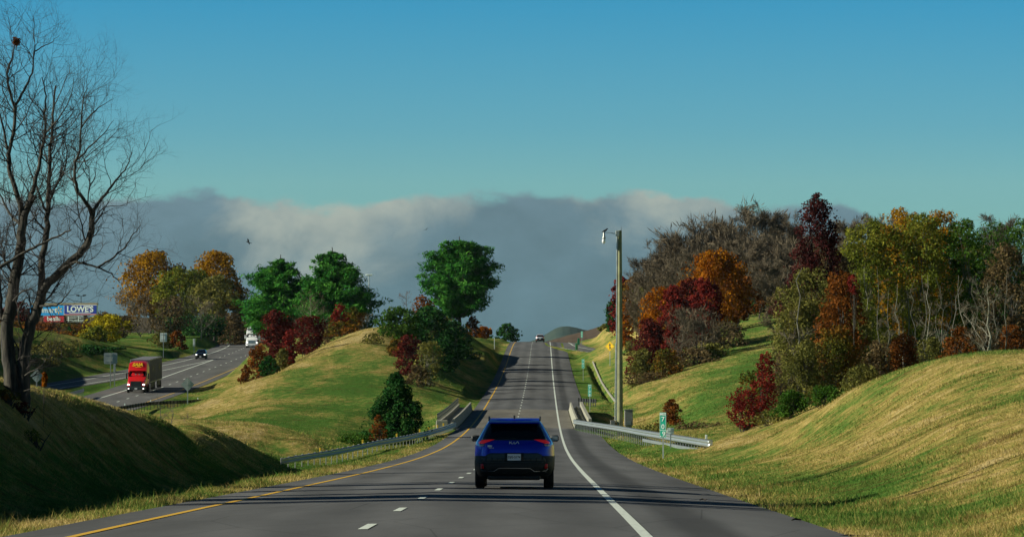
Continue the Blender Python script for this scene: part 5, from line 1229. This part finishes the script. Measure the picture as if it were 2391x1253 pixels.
# bare skyline trees: four kinds, copied
protos = []
sky_list = []
tops = [(1490, 640), (1512, 592), (1545, 556), (1578, 546), (1610, 530), (1642, 522), (1672, 512), (1702, 503), (1734, 497), (1775, 478), (1806, 500), (1838, 498), (1868, 508), (1990, 500), (2075, 495), (2320, 500)]
for i, (u_, vt_) in enumerate(tops): sky_list.append((u_, vt_, rng.uniform(640, 690)))
for i in range(22): u_ = 1500+i*21+rng.uniform(-8, 8); sky_list.append((u_, np.interp(u_, [1490, 1600, 1760, 1980], [665, 585, 545, 560])+rng.uniform(-10, 12), rng.uniform(585, 640)))
for i in range(12): u_ = 1720+i*24+rng.uniform(-8, 8); sky_list.append((u_, rng.uniform(600, 640), rng.uniform(560, 590)))
for k_ in range(4):
    u_, vt_, d_ = sky_list[k_]; p = P(u_, vt_, d_); gz = ground(p.x, d_)
    r_ = empty('bare_tree', (p.x, d_, gz), 'bare grey brown tree of the leafless wood on the right hilltop', 'tree', 'bare trees of the hilltop wood')
    twig_tree(r_, 14.0, 4.2, .22, L['twig'], ('bark_twig', 'bark_grey')[k_ % 2], 6500, .055, nl=22, trunk_r=.15)
    protos.append(r_)
for i, (u_, vt_, d_) in enumerate(sky_list):
    p = P(u_, vt_, d_); gz = ground(p.x, d_); h_ = max(p.z-gz, 4)
    if i < 4: o = protos[i]
    else:
        src = protos[i % 4]; o = src.copy(); col.objects.link(o)
        for ch in list(src.children): c = ch.copy(); col.objects.link(c); c.parent = o
    o.location = (p.x, d_, gz); o.rotation_euler = (0, 0, rng.uniform(0, 6.28)); s_ = h_/13.6; o.scale = (max(s_, .62), max(s_, .62), s_)
# --- far wooded hills
def hill(name, y0, sil, depth_, mat, foot):
    us = np.linspace(sil[0][0], sil[-1][0], 220); vs_ = np.interp(us, [s[0] for s in sil], [s[1] for s in sil])
    nz = np.convolve(rng.normal(0, 1, 240), np.ones(7)/7, 'valid')[:220]; vs_ = np.convolve(np.pad(vs_, 6, mode='edge'), np.ones(13)/13, 'valid')+nz*.8
    rows = 14; X = np.zeros((rows, 220)); Y = X.copy(); Z = X.copy()
    for j in range(rows):
        t = j/(rows-1); yy = y0+depth_*t; s_ = math.sin(math.pi*min(t, 1.0)/1.0)
        X[j] = (us-UC)/F*(y0+depth_*.5)*(1+.0*t); Y[j] = yy
        zr = (930-vs_)/F*(y0+depth_*.5); Z[j] = foot+(zr-foot)*s_**.8
    idx = np.arange(rows*220).reshape(rows, 220); f = np.stack([idx[:-1, :-1], idx[:-1, 1:], idx[1:, 1:], idx[1:, :-1]], -1).reshape(-1, 4)
    o = link_mesh(name, np_mesh(name, np.stack([X, Y, Z], -1).reshape(-1, 3), f, True), mat); o['kind'] = 'structure'
def hillmat(name, c1, c2):
    m, nt = new_mat(name); N = NT(nt); nz = N.noise(.05, 6, .7, N.pos()); N.out(N.n('ShaderNodeBsdfDiffuse', {'Color': N.mix(N.rng(nz, .35, .65), c1, c2)}).outputs[0]); return m
hill('distant_hill', 5200, [(1120, 812), (1225, 800), (1262, 788), (1285, 772), (1305, 762), (1330, 761), (1352, 767), (1380, 772), (1410, 768), (1450, 772), (1520, 780)], 900, hillmat('far_wood', (.03, .055, .05), (.055, .075, .06)), -20)
hill('distant_ridge', 2100, [(1150, 815), (1250, 805), (1300, 790), (1340, 779), (1375, 770), (1410, 758), (1440, 748), (1480, 742), (1560, 740)], 500, hillmat('ridge_wood', (.06, .045, .035), (.10, .075, .055)), -10)
hill('distant_ridge', 2300, [(-300, 742), (0, 738), (150, 742), (280, 738), (420, 745), (600, 750), (720, 780)], 500, hillmat('ridge_wood_left', (.06, .05, .035), (.10, .08, .05)), -10)

# --- foreground bare tree, limbs followed from the photograph at its own distance
def grow(polys, p, d, L_, r, lvl, mx):
    g = rng; k = 6 if lvl < 2 else 4; pts = [np.array(p, float)]; dd = np.array(d, float)
    for i in range(k):
        dd = unit(dd+g.normal(0, .16+.05*lvl, 3)+np.array([0, 0, .07])); pts.append(pts[-1]+dd*L_/k)
    pts = np.array(pts); polys.append((pts, np.linspace(r, r*.35, k+1), 5 if lvl < 2 else 3))
    if lvl >= mx: return
    nch = g.integers(4, 7) if lvl < mx-1 else g.integers(3, 6)
    for _ in range(nch):
        i = g.integers(1, k+1); ax = unit(g.normal(0, 1, 3)); base = unit(pts[i]-pts[i-1]); side = unit(np.cross(base, ax))
        nd = unit(base*g.uniform(.5, 1.0)+side*g.uniform(.5, 1.0)+np.array([0, 0, .12])); grow(polys, pts[i], nd, L_*g.uniform(.42, .68), r*.5, lvl+1, mx)
def big_tree(label, limbs, base, mx, pxm, group=None, name='bare_tree', nest=None):
    root = empty(name, base, label, 'tree', group); polys = []; tw = []
    B = np.array(base)
    for li, (pl, r0, r1) in enumerate(limbs):
        pts = np.array([list(q) for q in pl])-B; t = np.linspace(0, 1, len(pts)); tt = np.linspace(0, 1, len(pts)*3)
        sm = np.stack([np.interp(tt, t, pts[:, k]) for k in range(3)], -1)
        for _ in range(2): sm[1:-1] = (sm[:-2]+2*sm[1:-1]+sm[2:])/4
        sm[1:-1] += rng.normal(0, .012, sm[1:-1].shape)
        rad = np.linspace(r0, r1, len(sm)); polys.append((sm, rad, 10 if r0 > .08 else 7))
        seglen = np.linalg.norm(np.diff(sm, axis=0), axis=1).sum()
        n = int(seglen*4.2) if r0 < .12 else int(seglen*2.0)
        for _ in range(n):
            s_ = rng.uniform(.25 if r0 > .1 else .08, 1.0); i = min(int(s_*(len(sm)-1)), len(sm)-2)
            d0 = unit(sm[i+1]-sm[i]); side = unit(np.cross(d0, rng.normal(0, 1, 3)))
            grow(tw, sm[i], unit(d0*.6+side+np.array([0, 0, .2])), rng.uniform(.55, 1.35), min(rad[i]*.42, .018), 1, mx)
    if mx > 2:
        for (sm, rad, _n) in list(polys):
            seg = np.linalg.norm(np.diff(sm, axis=0), axis=1).sum()
            for _ in range(int(seg*.9)):
                i = rng.integers(max(1, len(sm)//3), len(sm)-1); d0 = unit(sm[i+1]-sm[i]); side = unit(np.cross(d0, rng.normal(0, 1, 3)))
                grow(tw, sm[i], unit(d0*.8+side+np.array([0, 0, .3])), rng.uniform(.9, 1.7), min(rad[i]*.4, .024), 0, 3)
    tubes_np('trunk', polys, M['bark_dark'], root)
    tubes_np('crown', tw, M['bark_black'], root)
    return root
D = 104.0
def q(u, v, dd=0.0): return P(u, v, D+dd)
LB = [
 ([q(36, 1000), q(30, 930), q(27, 890), q(20, 826), q(14, 770), q(28, 705), q(38, 640), q(50, 570), q(50, 525), q(62, 490), q(78, 455)], .25, .10),
 ([q(55, 1005), q(56, 940), q(56, 900), q(54, 845), q(64, 778), q(78, 740), q(92, 712), q(97, 680)], .20, .15),
 ([q(97, 680), q(97, 632, .3), q(101, 589, .5), q(110, 546, .8), q(112, 500, 1), q(113, 440, 1), q(117, 380, 1.2), q(120, 310, 1.2), q(123, 255, 1.4), q(130, 200, 1.5)], .11, .025),
 ([q(97, 682), q(112, 660), q(130, 645), q(155, 620), q(185, 592), q(203, 572), q(212, 545), q(214, 510), q(218, 488)], .14, .08),
 ([q(216, 500), q(200, 470, -.5), q(180, 444, -.8), q(173, 410, -1), q(174, 378, -1), q(188, 350, -1.2), q(189, 300, -1.2), q(189, 250, -1.4), q(205, 205, -1.5)], .06, .012),
 ([q(218, 490), q(235, 465, .5), q(252, 448, .8), q(270, 420, 1), q(288, 402, 1), q(300, 380, 1), q(309, 355, 1)], .05, .01),
 ([q(-6, 626, -1), q(25, 610, -1), q(56, 589, -1), q(90, 572, -1.2), q(116, 559, -1.2), q(145, 547, -1.3), q(166, 536, -1.5)], .055, .02),
 ([q(140, 632), q(165, 613, -.8), q(190, 612, -1), q(228, 624, -1.2), q(259, 637, -1.2), q(280, 660, -1.2)], .05, .012),
 ([q(228, 624, -1.2), q(262, 603, -1.2), q(293, 578, -1.4), q(310, 550, -1.4), q(328, 525, -1.4)], .035, .01),
 ([q(50, 528), q(52, 485), q(34, 440), q(22, 400), q(20, 350), q(37, 296), q(36, 245), q(18, 205), q(17, 165), q(30, 130), q(38, 97)], .085, .015),
 ([q(62, 490), q(78, 440), q(92, 385), q(97, 350), q(107, 310), q(103, 260), q(108, 215), q(98, 180)], .07, .014),
 ([q(18, 350), q(8, 300), q(-4, 250), q(-10, 200)], .04, .012),
 ([q(36, 245), q(60, 205), q(75, 175), q(82, 120), q(78, 75), q(77, 34)], .04, .006),
 ([q(82, 120), q(100, 108), q(120, 100), q(139, 82)], .02, .005),
 ([q(123, 255, 1.4), q(140, 220, 1.4), q(155, 180, 1.6), q(168, 150, 1.6)], .02, .005),
 ([q(107, 310), q(140, 275, -.5), q(165, 230, -.5), q(172, 180, -.5)], .03, .006),
 ([q(189, 300, -1.2), q(215, 265, -1.2), q(240, 245, -1), q(262, 232, -1)], .025, .005),
 ([q(174, 378, -1), q(215, 340, -1), q(245, 310, -1), q(266, 280, -1)], .03, .006),
 ([q(120, 310, 1.2), q(150, 290, 1.4), q(178, 250, 1.4)], .025, .006),
 ([q(14, 770), q(4, 745), q(0, 700), q(-3, 640), q(-12, 580)], .08, .05),
 ([q(28, 705), q(50, 680, -1), q(70, 672, -1), q(84, 685, -1)], .03, .012),
 ([q(64, 790), q(40, 745, -1), q(45, 715, -1), q(62, 690, -1), q(84, 696, -1)], .03, .012),
 ([q(90, 715), q(120, 716, -1), q(145, 706, -1), q(152, 690, -1), q(166, 676, -1)], .035, .008),
 ([q(56, 878), q(75, 866, -1), q(95, 855, -1), q(108, 842, -1), q(110, 825, -1)], .022, .006),
 ([q(56, 912, -.5), q(75, 905, -1), q(92, 912, -1), q(104, 890, -1)], .012, .004),
 ([q(47, 525), q(25, 500, .8), q(5, 470, 1), q(-10, 430, 1)], .05, .015),
 ([q(112, 500, 1), q(95, 470, 1), q(85, 430, 1.4), q(70, 400, 1.4), q(60, 350, 1.4)], .04, .01),
 ([q(112, 460, 1), q(135, 430, 1), q(150, 400, 1.2), q(160, 360, 1.2), q(150, 320, 1)], .035, .008),
]
LB = [(a, b*.9, c*.85) for a, b, c in LB]
bt = big_tree('large leafless tree with twin trunks on the left bank', LB, tuple(P(45, 975, D)), 3, 38)
# clump of brown leaves caught in a top twig, a few orange leaves low down
n_ = 260; pts = rng.normal(0, 1, (n_, 3))*np.array([.045, .045, .05]); 
nr = empty('leaf_nest', tuple(P(38, 98, D)), 'brown clump of dead leaves caught at the top left of the bare tree', 'leaf nest')
leaf_mesh('leaf_clump', pts, rng.normal(0, 1, (n_, 3)), .045, L['rust'], nr)
MB().tube([(0, 0, -.22), (0, 0, .05)], .008, 5).build('twig', M['bark_twig'], nr)
# undergrowth round its foot
V('leaf', 50, 1010, 950, 60, 101, 'redbush', 'crimson sprouts at the foot of the large leafless tree', 'undergrowth', 'dome', .0, multi=9, dens=.22, lf=.9)
V('leaf', 12, 1040, 925, 60, 100.5, 'mixed', 'yellow orange brush at the left edge below the leafless tree', 'undergrowth', 'dome', .0, multi=9, dens=.35, lf=.9)
V('leaf', 75, 1032, 1000, 60, 98, 'ygreen', 'small yellow flowered weeds on the shaded bank', 'undergrowth', 'dome', .0, multi=5, dens=.15, lf=.8)
V('leaf', 104, 900, 868, 14, 103, 'orange', 'little orange leafed twig hanging beside the twin trunks', 'sapling', 'flame', .75, dens=.5, trunk_r=.008, lf=.8)
V('twig', 372, 990, 900, 60, 262, 'twig', 'thin bare sapling before the dark guardrail, in line with the red lorry', 'sapling', c0=.15, bark='bark_grey', dens=.16, nl=12, trunk_r=.045)
V('twig', 398, 985, 920, 40, 268, 'twig', 'smaller bare sapling just right of the one in line with the lorry', 'sapling', c0=.15, bark='bark_grey', dens=.16, nl=9, trunk_r=.035)
V('twig', 430, 998, 965, 50, 262, 'twig', 'low bare brush at the left end of the grassy hollow', 'undergrowth', c0=.0, bark='bark_grey', dens=.3, nl=9, trunk_r=.02)

# trees beside the road just outside the frame, which throw the bars of shade over the lanes
for i, (x_, y_, h_, r_) in enumerate([(-17.5, 74, 12, .34), (-24, 99, 13, .34)]):
    b0 = np.array([x_, y_, ground(x_, y_)]); lm = []
    main = [Vector(b0+np.array([0, 0, -.4])), Vector(b0+np.array([.2, .1, h_*.3])), Vector(b0+np.array([-.1, .3, h_*.6])), Vector(b0+np.array([.3, .2, h_]))]; lm.append((main, r_, .05))
    for j in range(6):
        a = rng.uniform(0, 6.28); s_ = rng.uniform(.25, .7); st = b0+np.array([0, .1, h_*s_]); e = st+np.array([math.cos(a)*2.8, math.sin(a)*1.6, rng.uniform(1.5, 3.5)])
        lm.append(([Vector(st), Vector(st*.5+e*.5+np.array([0, 0, -.3])), Vector(e)], r_*.4, .03))
    big_tree('leafless roadside tree outside the left edge of the view', lm, tuple(b0), 2, 30, 'leafless roadside trees left of the view')

for (x_, y_, h_, w_, dn) in [(-15.5, 80.0, 6.9, 2.6, 1.0), (-15.0, 75.5, 6.5, .8, .6), (-16, 84.5, 6.9, .7, .6), (-16.5, 92, 7.3, .9, .9), (-21, 100, 9.8, 1.3, 1), (-23.5, 131, 11, 1.2, .9), (-27, 160, 12, 1.3, .9)]:
    r_ = empty('evergreen_tree', (x_, y_, ground(x_, y_)), 'narrow evergreen beyond the left edge of the view', 'tree', 'evergreens beyond the left edge of the view')
    foliage(r_, h_, w_, 'flame', .1, L['cedar'], int(9000*w_*dn), .16, clump=.35)

for (u_, d_, L_, rz_, lb) in [(1990, 57, .55, .3, 'dark broken twig on the right shoulder near the grass edge'), (1860, 66, .30, .9, 'short dark scrap lying on the right shoulder above the broken twig'), (1642, 84, .16, .2, 'small dark scrap in the middle of the right shoulder')]:
    x_ = (u_-UC)/F*d_; z_ = float(road1(x_, d_)) if x_ < float(xw(d_))+3 else ground(x_, d_)
    b_ = MB().tube([(-L_/2, 0, .02), (-L_*.1, .03, .035), (L_*.25, -.02, .02), (L_/2, .03, .03)], [.012, .018, .014, .006], 6).tube([(0, .02, .03), (L_*.2, .15, .05)], [.009, .004], 5)
    o = b_.build('fallen_twig', M['bark_black']); o.location = (x_, d_, z_+.005); o.rotation_euler = (0, 0, rz_); tag(o, lb, 'twig')

# ------------------------------------------------------------------ grass
def grass(name, n, xl, xr_, y0, y1, hmin, hmax, wbase, power=1.0, clump=.5, lean=.5):
    g = rng; uu = g.uniform(0, 1, n)
    if power == 1: y = y0*(y1/y0)**uu
    else: y = (y0**(1-power)+uu*(y1**(1-power)-y0**(1-power)))**(1/(1-power))
    x = xl(y)+(xr_(y)-xl(y))*g.uniform(0, 1, n)
    keep = (np.sin(x*2.1+y*.7)+np.sin(x*5.3-y*1.3)*.6+g.normal(0, .9, n)) > -clump*2
    x = x[keep]; y = y[keep]; n = len(x); z = terrain(x, y)
    a = g.uniform(0, 2*math.pi, n); s_ = wbase*y*g.uniform(.7, 1.3, n)*.5; h = g.uniform(hmin, hmax, n)*(1+.35*np.sin(x*1.1+y*.4)*np.sin(y*.23))*np.where((g.uniform(0, 1, n) < .04) & (hmax > .12), 1.9, 1)
    b = np.stack([x, y, z-.02], -1); si = np.stack([np.cos(a)*s_, np.sin(a)*s_*.5, 0*a], -1)
    tip = b+np.stack([g.normal(0, lean, n)*h, g.normal(0, lean, n)*h, h], -1)
    v = np.stack([b-si, b+si, tip], 1).reshape(-1, 3); me = np_mesh(name, v, np.arange(3*n).reshape(n, 3))
    at = me.attributes.new('rnd', 'FLOAT', 'FACE'); at.data.foreach_set('value', g.uniform(0, 1, n).astype(np.float32))
    dr = np.repeat(dryness(x, y), 3).astype(np.float32); at = me.attributes.new('dry', 'FLOAT', 'POINT'); at.data.foreach_set('value', dr)
    o = link_mesh(name, me, M['blade']); o['kind'] = 'stuff'; return o
grass('grass', 170000, lambda y: xw(y)+3.0, lambda y: np.minimum(.1275*y+.6, xw(y)+17), 46, 215, .03, .09, .00026, 1.0)
grass('grass', 26000, lambda y: xw(y)+2.98, lambda y: xw(y)+5.2, 46, 300, .06, .15, .00028, 1.3)
grass('grass', 60000, lambda y: xw(y)-8.32-1.9, lambda y: xw(y)-8.30, 46, 300, .05, .14, .00026, 1.2)
grass('grass', 130000, lambda y: np.maximum(-.129*y-.3, -16-.012*y), lambda y: xw(y)-10.0, 62, 262, .04, .11, .00024, 1.0)
grass('grass', 110000, lambda y: -.082*y, lambda y: xw(y)-10.5, 235, 540, .05, .13, .00020, 1.2)
grass('grass', 90000, lambda y: xw(y)+4.5, lambda y: .07*y, 240, 540, .05, .13, .00020, 1.2)

# ------------------------------------------------------------------ haze
hz = MB().box(-1400, 1400, -70, 6600, -31, 130).build('haze', None); hz['kind'] = 'stuff'
hm, nt = new_mat('haze'); N = NT(nt)
pv = N.n('ShaderNodeVolumePrincipled', {'Color': (.55, .72, .85, 1), 'Density': 1.3e-5}); nt.links.new(pv.outputs[0], N.n('ShaderNodeOutputMaterial').inputs[1])
hz.data.materials.append(hm)
